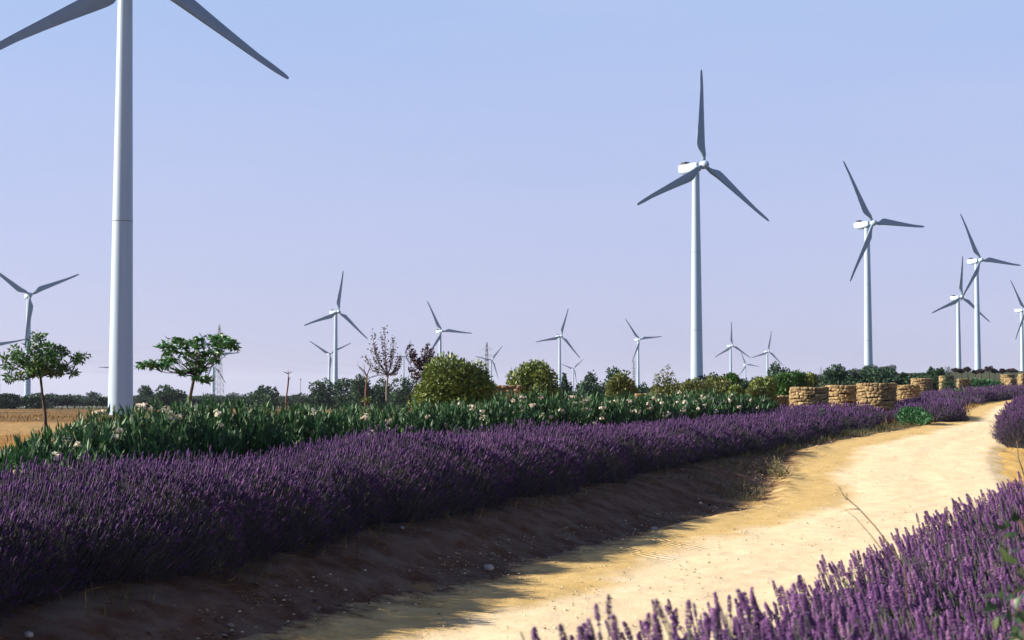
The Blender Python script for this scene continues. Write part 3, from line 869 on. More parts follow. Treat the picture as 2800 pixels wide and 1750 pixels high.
hf = H_FRONT[1:]
offs = np.array([1.05, 1.05, 1.05, 1.05, 1.05, 1.1, 1.15, 1.3, 1.5, 1.8, 2.1])
P = hf.copy(); T_ = np.gradient(P, axis=0); T_ /= np.linalg.norm(T_, axis=1, keepdims=True)
P = P + np.stack([-T_[:, 1], T_[:, 0]], 1) * offs[:, None]
lavender('lavender_hedge', 'long dark purple lavender hedge along the left side of the sandy road', 'hedge', P,
         offs * 2 + 0.5, np.array([0.62, 0.62, 0.69, 0.77, 0.80, 0.68, 0.60, 0.55, 0.53, 0.56, 0.58]), 760, 0.062, 11, ext=0.15, lean=0.75, wind=(0.26, 0, 0), lump=0.17,
         dens_fn=lambda s: 1.0 / (1 + (np.maximum(0, np.asarray(s, float) - 10) / 16.0) ** 1.6))
lavender('lavender_clump', 'rounded lavender clump just beyond the low bright green shrub', 'hedge', [(15.9, 60.2), (17.0, 64), (18.0, 69)],
         [2.4, 2.6, 2.4], [0.50, 0.62, 0.58], 170, 0.12, 21)
lavender('lavender_row', 'far lavender row where the road bends out of sight', 'hedge', [(23.0, 88), (29.5, 101), (40, 117), (52, 128), (64, 137)],
         [3.0, 3.5, 3.5, 3.5], [0.52, 0.55, 0.62, 0.75], 70, 0.17, 31)
lavender('lavender_bed', 'pale purple lavender bed on the slope below the small stone planter', 'flower bed', [(21.5, 80), (25.6, 94), (31.5, 107)],
         [2.6, 4.5, 4.0], [0.30, 0.28, 0.26], 60, 0.17, 33)
lavender('lavender_bush', 'round lavender bush at the right edge beyond the bend of the road', 'bush', [(13.85, 40.6), (14.9, 43.2), (17.0, 47.6), (20.2, 54.5)],
         [2.4, 3.0, 3.0, 3.0], [1.0, 1.15, 1.15, 1.1], 480, 0.09, 41, lean=0.6)
lavender('lavender_bush', 'close lavender in full bloom across the bottom right corner', 'bush',
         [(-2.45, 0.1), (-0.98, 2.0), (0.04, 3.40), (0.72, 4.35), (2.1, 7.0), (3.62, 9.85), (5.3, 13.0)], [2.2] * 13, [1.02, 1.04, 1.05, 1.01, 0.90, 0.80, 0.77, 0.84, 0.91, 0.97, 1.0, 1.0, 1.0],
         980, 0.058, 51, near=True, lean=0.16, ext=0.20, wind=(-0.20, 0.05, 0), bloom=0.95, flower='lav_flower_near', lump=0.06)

# ------------------------------------------------------------------ shrubs and trees
def ellipsoid_pts(n, c, r, shell=0.55):
    d = rng.normal(0, 1, (n, 3)); d /= np.linalg.norm(d, axis=1, keepdims=True)
    k = (shell + (1 - shell) * rng.random(n)) if shell < 1 else np.ones(n)
    return np.asarray(c) + d * k[:, None] * np.asarray(r), d

def foliage(blobs, n, tpl, size, up=0.3, out=0.6, jit=0.5, shell=0.55, flat=None):
    """leaves spread through a set of ellipsoids (centre, radii)"""
    vol = np.array([(r[0] * r[1] * r[2]) ** (2 / 3) for _, r in blobs]); vol /= vol.sum()
    cnt = np.maximum(3, (vol * n).astype(int))
    parts = []
    for (c, r), k in zip(blobs, cnt):
        p, d = ellipsoid_pts(k, c, r, shell)
        D = d * out + np.array([0, 0, up]) + rng.normal(0, jit, (k, 3))
        tone = np.clip(rng.normal(0.45, 0.22, k) + 0.10 * rng.normal(), 0, 1)
        parts.append(scatter(*tpl, p, frames(D), size * rng.uniform(0.6, 1.35, k), tone))
    return merge(*parts)

def clump_blobs(c, r, n, small=0.42, seed=None, bottom=-0.6):
    """sub-clumps over the surface of a crown so that its outline is uneven"""
    out = [(np.array(c), np.array(r) * 0.72)]
    for k in range(n):
        while True:
            d = rng.normal(0, 1, 3); d /= np.linalg.norm(d)
            if d[2] > bottom: break
        s = rng.uniform(0.6, 1.25) * small
        out.append((np.array(c) + d * np.array(r) * rng.uniform(0.55, 0.88), np.array(r) * s * np.array([1, 1, rng.uniform(0.7, 1.1)])))
    return out

LEAF = leaf_tpl(0.5); CARD = card_tpl(0.75); NARROW = leaf_tpl(0.19, 0.1, 0.08)
NEEDLE = blade_tpl(0.12, 0.1)

def simple_tree(name, x, y, zt, w, mat, label, cat, group, n=2600, leaf=0.2, boxy=False, zb=None, depth=None, bushy=False, tpl=None, nc=16, low=0.12, bark='bark', small=0.42):
    """crown from the ground (bushy) or on a trunk, reaching height zt above sea level"""
    g = gz(x, y)
    root = empty(name, (x, y, g), rng.uniform(0, 6.28))
    tag(root, label, cat, group)
    H = zt - g
    b0 = (low if bushy else 0.28) * H
    c = (0, 0, (H + b0) / 2); r = (w / 2, (depth or w) / 2, (H - b0) / 2)
    if boxy:
        bl = []
        for k in range(nc * 2):
            d = rng.normal(0, 1, 3); d /= np.linalg.norm(d)
            d = np.sign(d) * np.abs(d) ** 0.85; d /= (np.abs(d) ** 2.4).sum() ** (1 / 2.4)
            sm = rng.uniform(0.13, 0.24)
            bl.append((np.array(c) + d * np.array(r) * rng.uniform(0.64, 0.80), np.array([w, w, w]) * sm))
        bl.append((np.array(c), np.array(r) * 0.82)); bl.append((np.array(c), np.array(r) * 0.86))
    else:
        bl = clump_blobs(c, np.array(r) * 0.93, nc, small, bottom=-0.9 if bushy else -0.5)
    v, f, rr = foliage(bl, n, tpl or CARD, leaf)
    v[:, 2] = np.maximum(v[:, 2], 0.0)
    link('crown', mesh_np(v, f, rr), mat, root)
    parts = [tube_np([(0, 0, -0.15), (0.03 * H, 0, b0 * 0.6), (0, 0.02 * H, b0 + 0.25 * (H - b0)), (0, 0, H * 0.75)], [0.035 * H, 0.028 * H, 0.02 * H, 0.006 * H], 7)]
    for k in range(5):
        a = k * 1.256 + rng.uniform(0, 1); z0 = b0 + rng.uniform(0, 0.3) * (H - b0)
        e = (math.cos(a) * w * 0.33, math.sin(a) * w * 0.33, z0 + 0.35 * (H - b0))
        parts.append(tube_np([(0, 0, z0), (e[0] * 0.5, e[1] * 0.5, z0 + 0.2 * (H - b0)), e], [0.015 * H, 0.010 * H, 0.004 * H], 5))
    v, f, rr = merge(*parts)
    link('trunk', mesh_np(v, f, rr), M[bark], root)
    return root

def copy_tree(o, loc, rz, scale, label=None):
    c = o.copy(); COL.objects.link(c)
    c.location = loc; c.rotation_euler = (0, 0, rz); c.scale = scale
    if label: c['label'] = label
    for ch in list(o.children):
        d = ch.copy(); COL.objects.link(d); d.parent = c
    return c

# far olive grove: prototypes then copies, each crown a tree of its own
def grove():
    protos = []
    for k in range(4):
        t = simple_tree('olive_tree', 0, 0, 1.0 + gz(0, 0), 1.35, M['olive_far'], 'grey-green olive tree in the far grove on the left', 'tree', 'olive trees of the far grove',
                        n=1500, leaf=0.085, bushy=True, nc=12, low=0.08)
        protos.append(t)
    used = [False] * 4
    spots = []
    for k in range(66):
        spots.append((-30 + k * 19.5 + rng.uniform(-7, 7), rng.uniform(296, 318), 1087 + rng.uniform(-5, 6)))
    for k in range(40):
        spots.append((-20 + k * 31 + rng.uniform(-10, 10), rng.uniform(330, 390), 1080 + rng.uniform(-4, 5)))
    for k in range(44):
        spots.append((1270 + k * 27 + rng.uniform(-9, 9), rng.uniform(215, 300), 1068 - max(0, k - 22) * 0.9 + rng.uniform(-8, 6)))
    for i, (px, d, yt) in enumerate(spots):
        x, y, zt = on_ray(px, d, yt)
        g = gz(x, y); h = max(2.2, zt - g)
        k = i % 4
        w = h * rng.uniform(1.0, 1.5)
        lab = 'grey-green olive tree in the far grove on the left' if px < 1250 else 'grey-green olive tree in the far grove behind the golden bushes'
        rz = rng.uniform(0, 6.28)
        if not used[k]:
            o = protos[k]; used[k] = True
            o.location = (x, y, g); o.rotation_euler = (0, 0, rz); o.scale = (w, w, h); o['label'] = lab
        else:
            o = copy_tree(protos[k], (x, y, g), rz, (w, w, h), lab)
        o['group'] = 'olive trees of the far grove on the left' if px < 1250 else 'olive trees of the far grove at the centre'
grove()

# dark trees standing out of the grove
DT = [ # px, width px, top py, distance, label
 (463, 105, 1052, 300, 'dark bushy tree just right of the huge near tower'),
 (395, 60, 1058, 305, 'dark tree peeping out beside the foot of the huge near tower'),
 (20, 70, 1076, 300, 'dark tree at the left edge behind the stubble field'),
 (110, 90, 1078, 300, 'dark low tree behind the trunk of the leafy young tree'),
 (716, 95, 1050, 290, 'dark spiky tree left of the forked dead sapling'),
 (875, 85, 1037, 260, 'dark tree at the left foot of the largest turbine near the plum tree'),
 (945, 95, 1032, 270, 'tall dark tree at the right foot of the largest turbine near the plum tree'),
 (985, 75, 1028, 255, 'dark tree behind the bare dead tree'),
 (1045, 75, 1040, 265, 'dark tree right behind the plum tree trunk'),
 (1110, 100, 1035, 250, 'dark tree touching the left side of the big golden bush'),
 (1548, 32, 1024, 170, 'small dark round tree beside the second golden bush'),
 (1608, 72, 1009, 170, 'dark tree left of the tallest dark pair at the centre'),
 (1690, 85, 998, 165, 'tallest dark tree at the centre behind an olive-coloured bush'),
 (1937, 58, 1017, 190, 'dark tree at the foot of the tallest whole turbine'),
 (1975, 62, 1024, 190, 'low dark tree right of the foot of the tallest whole turbine'),
 (2128, 85, 992, 150, 'dark tree behind the bright green shrubs and left of the stone planters'),
 (2185, 60, 1008, 155, 'dark tree right behind the bright green shrubs'),
 (2283, 72, 1000, 150, 'round dark tree standing alone above the second stone planter'),
 (2352, 40, 1010, 150, 'narrow dark tree at the left foot of the turbine with a level blade'),
 (2412, 110, 994, 150, 'widest dark tree above the largest stone planter'),
 (2472, 28, 1023, 150, 'small round dark tree right of the widest dark tree'),
 (2515, 62, 1017, 150, 'low dark tree above the right-hand planters'),
 (2549, 28, 1003, 140, 'slim dark tree left of the dark conifer'),
 (2572, 30, 1006, 138, 'dark tree touching the dark conifer'),
 (2235, 70, 1040, 108, 'low dark bush above the gap between the first two planters'),
 (2335, 75, 1031, 112, 'low dark bush above the left rim of the largest planter'),
 (2445, 75, 1034, 115, 'low dark bush above the right rim of the largest planter'),
 (2495, 60, 1028, 125, 'low dark bush behind the lone planter on the slope'),
 (2556, 50, 1030, 118, 'low dark bush between the lone planter and the conifer'),
 (1590, 80, 1048, 150, 'low dark bush under the dark trees at the centre'),
 (1660, 80, 1046, 150, 'low dark bush between the dark trees and the centre olive bush'),
 (1765, 60, 1052, 160, 'low dark bush left of the spiky conical bush'),
 (2035, 50, 1034, 130, 'low dark bush behind the small upright green shrub'),
]
for px, wpx, yt, d, lab in DT:
    x, y, zt = on_ray(px, d, yt)
    simple_tree('dark_tree', x, y, zt, wpx * d / F_PX, M['far_leaf'], lab, 'tree', 'dark trees on the skyline', n=2600, leaf=0.30 * d / 200, nc=18, bushy=True, low=-0.22)

# garden bushes
GB = [ # px, width px, top, distance, material, leaf, n, name, label
 (1243, 208, 962, 38, 'golden', 0.070, 9000, 'golden_bush', 'largest golden-green clipped bush left of centre'),
 (1456, 140, 986, 50, 'golden', 0.075, 5200, 'golden_bush', 'second golden-green bush, just right of the low ochre wall'),
 (1697, 82, 1012, 60, 'olive', 0.08, 3000, 'olive_bush', 'olive-coloured bush in front of the tallest dark tree at the centre'),
 (1900, 80, 1037, 64, 'olive', 0.08, 2600, 'olive_bush', 'low olive bush at the foot of the tallest whole turbine'),
 (1950, 100, 1029, 66, 'olive', 0.08, 3200, 'olive_bush', 'wide olive bush behind the white flowers right of the tallest turbine'),
 (2003, 44, 1013, 72, 'green', 0.085, 1800, 'green_shrub', 'small upright green shrub below the far pair of turbines'),
 (2012, 46, 1046, 62, 'golden', 0.075, 1600, 'golden_bush', 'small golden bush at the end of the white flowering shrubs'),
 (2085, 78, 1027, 70, 'golden', 0.08, 3000, 'golden_bush', 'golden bush left of the bright green shrubs'),
 (2070, 62, 1052, 58, 'olive', 0.075, 2400, 'olive_bush', 'brownish olive bush left of the first stone planter'),
 (2135, 60, 1012, 90, 'green', 0.11, 2600, 'green_shrub', 'bright green shrub, left one of two above the first stone planter'),
 (2175, 58, 1011, 92, 'green', 0.11, 2600, 'green_shrub', 'bright green shrub, right one of two above the first stone planter'),
 (2214, 38, 1010, 92, 'golden', 0.10, 1700, 'golden_bush', 'slim yellow-green bush at the right of the bright green shrubs'),
]
for px, wpx, yt, d, mt, lf, n, nm, lab in GB:
    x, y, zt = on_ray(px, d, yt)
    simple_tree(nm, x, y, zt, wpx * d / F_PX, M[mt], lab, 'bush', 'garden bushes behind the oleanders', n=int(n * 3.0), leaf=lf * 1.35, nc=40 if n > 4000 else 22, bushy=True, low=0.02, tpl=LEAF, small=0.34, boxy=True)

def spire_bush():
    d = 62; x, y, zt = on_ray(1822, d, 1003); g = gz(x, y)
    root = empty('spiky_bush', (x, y, g))
    tag(root, 'spiky conical bush with several pointed tops left of the tallest whole turbine', 'bush', 'garden bushes behind the oleanders')
    H = zt - g; w = 96 * d / F_PX
    bl = []
    for dx, hh in ((-0.33, 0.86), (-0.12, 0.93), (0.06, 1.0), (0.2, 0.88), (0.34, 0.75), (-0.45, 0.62), (0.45, 0.55), (0, 0.7), (-0.2, 0.6)):
        for k in range(7):
            t = k / 6
            bl.append((np.array([dx * w * (1 - 0.15 * t), rng.uniform(-.15, .15) * w, H * hh * (0.12 + 0.86 * t)]), np.array([1, 1, 1.4]) * w * (0.19 * (1 - t) + 0.05)))
    v, f, r = foliage(bl, 15000, LEAF, 0.095, up=0.5)
    link('crown', mesh_np(v, f, r), M['olive'], root)
    v, f, r = tube_np([(0, 0, -0.1), (0, 0, H * 0.4), (0.05, 0, H * 0.8)], [0.06, 0.04, 0.01], 6)
    link('trunk', mesh_np(v, f, r), M['bark'], root)
spire_bush()

# --- oleanders: upright shoots with narrow leaves and clusters of white flowers
def flower_cluster(c, s, n=9):
    """five-petalled white flowers bunched at a shoot's end"""
    pv = np.array([(0, 0, 0), (-0.32, 0.55, 0.12), (0, 1.0, 0.05), (0.32, 0.55, 0.12)]); pf = np.array([(0, 3, 2), (0, 2, 1)])
    parts = []
    for k in range(n):
        d = rng.normal(0, 1, 3); d[2] = abs(d[2]) + 0.2; d[1] -= 0.5; d /= np.linalg.norm(d)
        p = np.array(c) + d * s * rng.uniform(0.35, 1.35)
        rot = frames(np.array([d + rng.normal(0, 0.25, 3)]))[0]
        parts.append(tube_np([np.array(c) - np.array([0, 0, s * .5]), p], [s * .05, s * .04], 3, 0.1))
        for j in range(5):
            a = j * 1.2566
            z = np.array([[math.cos(a), -math.sin(a), 0], [math.sin(a), math.cos(a), 0], [0, 0, 1]])
            parts.append(scatter(pv, pf, p[None], (rot @ z)[None], np.array([s * 0.42]), np.array([rng.random()])))
    return merge(*parts)

OL = [ # px, d, top py, width m, flowers, label
 (40, 17.0, 1258, 1.5, 1, 'low sparse oleander at the left edge beside the lavender'),
 (125, 17.6, 1222, 1.4, 3, 'short oleander with blush flowers under the leafy young tree'),
 (225, 18.6, 1180, 1.5, 2, 'oleander sloping down in front of the huge near tower'),
 (330, 19.6, 1138, 1.7, 3, 'oleander in front of the foot of the huge near tower'),
 (450, 20.8, 1112, 1.8, 8, 'tall oleander with the largest white flower cluster, right of the huge tower'),
 (590, 22.2, 1110, 1.9, 5, 'oleander below the flat-topped tree'),
 (735, 24.0, 1117, 2.0, 4, 'oleander in front of the forked dead sapling'),
 (880, 26.0, 1127, 2.1, 5, 'oleander between the dead sapling and the plum tree'),
 (1020, 28.0, 1118, 2.2, 2, 'nearly flowerless oleander in front of the plum tree'),
 (1170, 30.5, 1116, 2.4, 2, 'dark oleander at the foot of the largest golden bush'),
 (1315, 33.0, 1104, 2.5, 7, 'oleander at the right foot of the largest golden bush'),
 (1450, 35.5, 1084, 2.6, 7, 'oleander in front of the second golden bush'),
 (1580, 38.0, 1088, 2.7, 9, 'flowery oleander below the tiny turbine and dark trees'),
 (1710, 41.0, 1090, 2.9, 10, 'flowery oleander in front of the centre olive bush'),
 (1835, 44.5, 1085, 3.1, 11, 'flowery oleander in front of the spiky conical bush'),
 (1945, 48.0, 1078, 3.2, 12, 'oleander with many white flowers at the foot of the tallest whole turbine'),
 (2020, 52.0, 1088, 2.6, 5, 'last oleander of the row, next to the brownish bush'),
]
for px, d, yt, w, nfl, lab in OL:
    x, y, zt = on_ray(px, d, yt); g = gz(x, y); H = zt - g
    root = empty('oleander', (x, y, g)); tag(root, lab, 'shrub', 'oleander shrubs behind the lavender hedge')
    dens = max(0.6, min(1.0, (21.0 / d) ** 0.8)); lsz = 0.150 / math.sqrt(dens)
    nsh = int(135 * w * dens)
    parts = []; stems = []; tips = []
    for k in range(nsh):
        a = rng.uniform(0, 6.28); q = math.sqrt(rng.random()); ex, ey = math.cos(a) * q * w * 0.56, math.sin(a) * q * 0.85
        hh = H * (1 - 0.34 * q ** 3) * rng.uniform(0.80, 1.04)
        bx, by = ex * 0.45, ey * 0.45
        p0, p1 = np.array([bx, by, 0.0]), np.array([ex, ey, hh])
        if k % 3 == 0: stems.append(tube_np([p0, (p0 + p1) / 2 + np.array([0, 0, 0.08]), p1], [0.010, 0.007, 0.004], 4))
        nl = int(30 * (0.6 + 0.4 * dens))
        t = 1 - (rng.random(nl) ** 1.3) * 0.8
        P = p0 + (p1 - p0) * t[:, None] + rng.normal(0, 0.012, (nl, 3))
        D = rng.normal(0, 0.45, (nl, 3)) + np.array([0, 0, 0.85]); D += (t > 0.9)[:, None] * np.array([0, 0, 0.6])
        tone = np.clip(rng.normal(0.42, 0.22, nl) + 0.15 * (t - 0.6), 0, 1)
        parts.append(scatter(*NARROW, P, frames(D), lsz * rng.uniform(0.7, 1.3, nl), tone))
        if q > 0.2: tips.append((p1, ey - 0.6 * (hh / H)))
    v, f, r = merge(*parts); link('foliage', mesh_np(v, f, r), M['oleander'], root)
    v, f, r = merge(*stems); link('stems', mesh_np(v, f, r), M['bark'], root)
    tips.sort(key=lambda t: t[1] - 0.5 * t[0][2] + rng.normal(0, 0.22))
    for p1, _ in tips[:int(nfl * (1.4 if d < 30 else 2.0))]:
        s = rng.uniform(0.055, 0.105) * (0.85 if d < 30 else 0.72) * (1 + 0.006 * d)
        v, f, r = flower_cluster(p1 + np.array([0, -0.03, rng.uniform(-0.1, 0.05)]), s, int(rng.integers(6, 13)))
        link('flower_cluster', mesh_np(v, f, r), M['petal'], root)

# --- young trees
def tube_tree(root, trunk, limbs, mat, sides=7):
    parts = [tube_np(trunk[0], trunk[1], sides)] + [tube_np(p, r, 5) for p, r in limbs]
    v, f, r = merge(*parts); return link('trunk', mesh_np(v, f, r), mat, root)

def leafy_young():
    d = 44; K = d / F_PX
    x, y, _ = on_ray(127, d); g = gz(x, y)
    root = empty('young_tree', (x, y, g)); tag(root, 'leafy young tree with thin dark trunk at the left in front of a turbine', 'tree', 'young trees behind the oleanders')
    def at(px, py, dy=0): return np.array([(px - 127) * K, dy, top_z(py, d) - g])
    crot = at(113, 1030)
    tr = [at(133, 1190), at(127, 1130), at(118, 1075), crot]
    tr[0][2] = -0.1
    limbs = []; blobs = []
    cl = [ # clump centre px, py, rx px, rz px, dy
        (108, 925, 24, 16, 0), (125, 950, 28, 18, .15), (95, 955, 22, 18, -.2), (150, 962, 32, 16, 0.1), (120, 980, 45, 20, 0), (160, 985, 26, 14, -.2), (45, 955, 15, 10, 0),
        (38, 972, 22, 12, .1), (12, 976, 20, 7, 0), (62, 982, 26, 14, -.1), (80, 1000, 34, 16, .2), (30, 1000, 24, 9, 0), (55, 1028, 28, 9, -.1), (32, 1038, 14, 7, 0),
        (105, 1008, 38, 16, -.25), (140, 1005, 38, 14, .2), (175, 1010, 28, 12, 0), (200, 978, 20, 9, .1), (228, 974, 20, 8, 0), (222, 990, 14, 7, 0), (205, 1018, 16, 9, 0), (150, 1022, 20, 7, 0), (85, 1022, 22, 8, .1)]
    for cx, cy, rx, rz, dy in cl:
        c = at(cx, cy, dy * 1.6 + rng.uniform(-.25, .25)); blobs.append((c, np.array([rx * K * 1.05, max(rx, 16) * K * 0.9, rz * K * 1.1])))
        mid = crot + (c - crot) * 0.5 + np.array([0, 0, -0.05])
        limbs.append(([crot + np.array([0, 0, rng.uniform(-.05, .3)]), mid, c], [0.028, 0.016, 0.006]))
    tube_tree(root, (tr, [0.050, 0.044, 0.038, 0.034]), limbs, M['bark'])
    v, f, r = foliage(blobs, 2800, leaf_tpl(0.40, 0.15, 0.12), 0.13, up=-0.12, out=0.55, jit=0.55, shell=0.2)
    link('crown', mesh_np(v, f, r), M['leaf_tree'], root)
leafy_young()

def flat_young():
    d = 40; K = d / F_PX
    x, y, _ = on_ray(518, d); g = gz(x, y)
    root = empty('young_tree', (x, y, g)); tag(root, 'young flat-topped tree with broad drooping leaves on a slanting trunk', 'tree', 'young trees behind the oleanders')
    def at(px, py, dy=0): return np.array([(px - 518) * K, dy, top_z(py, d) - g])
    crot = at(533, 1030)
    tr = [at(512, 1150), at(519, 1100), at(527, 1060), crot]; tr[0][2] = -0.1
    cl = [(592, 918, 16, 6), (612, 921, 12, 6), (575, 922, 14, 7), (555, 930, 14, 6), (640, 936, 16, 8), (628, 945, 14, 6), (650, 950, 7, 7), (600, 940, 20, 8), (560, 948, 22, 9), (520, 934, 18, 7), (485, 930, 14, 7),
          (495, 945, 20, 8), (455, 943, 18, 7), (450, 960, 16, 7), (475, 955, 18, 7), (585, 960, 26, 9), (545, 968, 28, 10), (505, 965, 22, 8), (420, 993, 16, 6), (406, 1000, 10, 6), (440, 1000, 14, 6), (455, 985, 15, 5), (470, 1000, 12, 6),
          (520, 990, 20, 8), (550, 990, 20, 9), (530, 1010, 18, 8), (510, 1017, 12, 7), (555, 1010, 14, 7), (575, 1033, 14, 8), (560, 1040, 10, 5), (545, 1030, 12, 6), (590, 985, 10, 6), (480, 983, 12, 5)]
    limbs = []; parts = []
    tv, tf = leaf_tpl(0.42, 0.22, 0.30)
    for cx, cy, rx, rz in cl:
        c = at(cx, cy, rng.uniform(-.7, .7))
        mid = crot + (c - crot) * 0.55 + np.array([0, 0, -0.06])
        limbs.append(([crot + np.array([0, 0, rng.uniform(-.02, .1)]), mid, c], [0.018, 0.010, 0.004]))
        # rosettes of leaves that arch outwards and hang
        k = int(24 + rx * 0.8)
        a = rng.uniform(0, 6.28, k)
        p = c + np.stack([rng.normal(0, rx * K * 0.38, k), rng.normal(0, rx * K * 0.38, k), rng.normal(0, rz * K * 0.45, k)], 1)
        D = np.stack([np.cos(a), np.sin(a), rng.uniform(-1.0, 0.45, k)], 1)
        parts.append(scatter(tv, tf, p, frames(D), 0.185 * rng.uniform(0.65, 1.25, k), np.clip(rng.normal(.5, .25, k), 0, 1)))
    tube_tree(root, (tr, [0.048, 0.042, 0.040, 0.036]), limbs, M['bark'])
    v, f, r = merge(*parts); link('crown', mesh_np(v, f, r), M['leaf_dark'], root)
flat_young()

def plum_tree():
    d = 43; K = d / F_PX
    x, y, _ = on_ray(1058, d); g = gz(x, y)
    root = empty('plum_tree', (x, y, g)); tag(root, 'sparse purple-leaved plum tree with a pale thin trunk', 'tree')
    def at(px, py, dy=0): return np.array([(px - 1058) * K, dy, top_z(py, d) - g])
    crot = at(1061, 1025)
    tr = [at(1057, 1180), at(1058, 1100), at(1058, 1060), crot]; tr[0][2] = -0.1
    ends = [(1015, 905), (1051, 895), (1074, 920), (1078, 930), (1043, 915), (1012, 950), (1000, 975), (1030, 965), (1090, 972), (1098, 975), (1068, 950), (1095, 1000), (1085, 1010), (1020, 1005), (1050, 940), (1025, 940)]
    limbs = []; P = []; 
    for ex, ey in ends:
        e = at(ex, ey, rng.uniform(-.35, .35)); bx = crot + (e - crot) * 0.45 + np.array([(e[0]) * 0.25, 0, -0.10])
        limbs.append(([crot, bx, e], [0.016, 0.010, 0.004]))
        k = 62
        t = np.sqrt(rng.random(k)) * 1.0
        q = (1 - t)[:, None] ** 2 * crot + 2 * ((1 - t) * t)[:, None] * bx + (t ** 2)[:, None] * e
        P.append(q[t > 0.22] + rng.normal(0, 0.035, ((t > 0.22).sum(), 3)))
    P = np.concatenate(P); n = len(P)
    tube_tree(root, (tr, [0.030, 0.028, 0.027, 0.03]), limbs, M['pale_bark'])
    v, f, r = scatter(*leaf_tpl(0.6, 0.2, 0.1), P, frames(rng.normal(0, 1, (n, 3)) + np.array([0, 0, .3])), 0.058 * rng.uniform(.6, 1.4, n))
    link('crown', mesh_np(v, f, r), M['plum'], root)
plum_tree()

def plum_behind():
    d = 45; K = d / F_PX
    x, y, _ = on_ray(1165, d); g = gz(x, y)
    root = empty('plum_tree', (x, y, g)); tag(root, 'dark purple plum tree half hidden behind the largest golden bush', 'tree')
    def at(px, py, dy=0): return np.array([(px - 1165) * K, dy, top_z(py, d) - g])
    crot = at(1165, 1020)
    ends = [(1118, 945), (1128, 965), (1120, 968), (1170, 942), (1182, 955), (1160, 960), (1156, 972), (1125, 980), (1145, 990), (1178, 972), (1120, 1010), (1135, 1025), (1138, 1035), (1195, 980)]
    limbs = []; P = []
    for ex, ey in ends:
        e = at(ex, ey, rng.uniform(-.2, .2)); bx = crot + (e - crot) * 0.5 + np.array([e[0] * .1, 0, -0.05])
        limbs.append(([crot, bx, e], [0.02, 0.013, 0.005])); k = 60
        t = 1 - rng.random(k) ** 1.4 * 0.55
        q = (1 - t)[:, None] ** 2 * crot + 2 * ((1 - t) * t)[:, None] * bx + (t ** 2)[:, None] * e
        P.append(q + rng.normal(0, 0.045, (k, 3)))
    P = np.concatenate(P); n = len(P)
    tube_tree(root, ([np.array([0, 0, -0.1]), np.array([0.02, 0, 0.6]), crot], [0.04, 0.035, 0.03]), limbs, M['bark'])
    v, f, r = scatter(*leaf_tpl(0.65, 0.2, 0.1), P, frames(rng.normal(0, 1, (n, 3))), 0.085 * rng.uniform(.6, 1.3, n))
    link('crown', mesh_np(v, f, r), M['plum'], root)
plum_behind()

def dead_sapling():
    d = 44; K = d / F_PX
    x, y, _ = on_ray(782, d); g = gz(x, y)
    root = empty('dead_sapling', (x, y, g)); tag(root, 'leafless forked dead sapling like a thin stick', 'tree')
    def at(px, py, dy=0): return np.array([(px - 782) * K, dy, top_z(py, d) - g])
    tr = [at(782, 1170), at(784, 1090), at(789, 1050), at(790, 1035), at(789, 1014)]; tr[0][2] = -0.1
    f1 = at(789, 1022)
    limbs = [([f1, at(780, 1018), at(777, 1017)], [.016, .011, .006]), ([f1, at(795, 1019), at(799, 1016, .05)], [.015, .01, .005]), ([at(791, 1040), at(796, 1030)], [.01, .004]), ([at(777, 1018), at(774, 1014)], [.006, .003])]
    parts = [tube_np(tr, [0.024, 0.022, 0.024, 0.022, 0.012], 7)]
    v, f, r = merge(*parts); link('trunk', mesh_np(v, f, r), M['red_bark'], root)
    v, f, r = merge(*[tube_np(p, q, 5) for p, q in limbs]); link('branches', mesh_np(v, f, r), M['red_bark'], root)
dead_sapling()

def dead_tree():
    d = 46; K = d / F_PX
    x, y, _ = on_ray(1001, d); g = gz(x, y)
    root = empty('dead_tree', (x, y, g)); tag(root, 'bare reddish dead tree with forked branches left of the plum tree', 'tree')
    def at(px, py, dy=0): return np.array([(px - 1001) * K, dy, top_z(py, d) - g])
    c = at(1004, 1028)
    tr = [at(1001, 1170), at(1001, 1075), at(1003, 1045), c]; tr[0][2] = -0.1
    v, f, r = tube_np(tr, [.034, .032, .03, .026], 7); link('trunk', mesh_np(v, f, r), M['red_bark'], root)
    br = [((1004, 1028), (997, 1015), (990, 1008), .02), ((990, 1008), (984, 1003), (978, 999), .012), ((997, 1017), (998, 1006), (996, 998), .012), ((1004, 1028), (1010, 1012), (1013, 1000), .02), ((1010, 1013), (1017, 1008), (1020, 1003), .01),
          ((1012, 1018), (1024, 1016), (1033, 1019), .008), ((990, 1009), (986, 1010), (982, 1006), .007), ((1004, 1028), (1011, 1031), (1014, 1033), .008), ((996, 999), (993, 994), (990, 991), .005), ((978, 999), (978, 990), (980, 984), .004), ((1013, 1000), (1016, 992), (1015, 985), .005), ((984, 1026), (976, 1026), (970, 1027), .003)]
    v, f, r = merge(*[tube_np([at(*a), at(*b_, rng.uniform(-.1, .1)), at(*e_, rng.uniform(-.15, .15))], [w, w * .75, w * .4], 5) for a, b_, e_, w in br])
    link('branches', mesh_np(v, f, r), M['red_bark'], root)
dead_tree()

def yellow_sprout():
    d = 45; x, y, zt = on_ray(1003, d, 1078); g = gz(x, y)
    root = empty('yellow_sapling', (x, y, g)); tag(root, 'small yellow-leaved sapling at the foot of the bare dead tree', 'plant')
    H = zt - g
    v, f, r = tube_np([(0, 0, -.05), (.02, 0, H * .6), (0, 0, H)], [.012, .01, .004], 5); link('stem', mesh_np(v, f, r), M['bark'], root)
    v, f, r = foliage([((0, 0, H * .9), (.14, .12, .06)), ((0.03, 0, H * .55), (.08, .08, .08))], 120, LEAF, .07, up=-.1); link('leaves', mesh_np(v, f, r), M['golden'], root)
yellow_sprout()

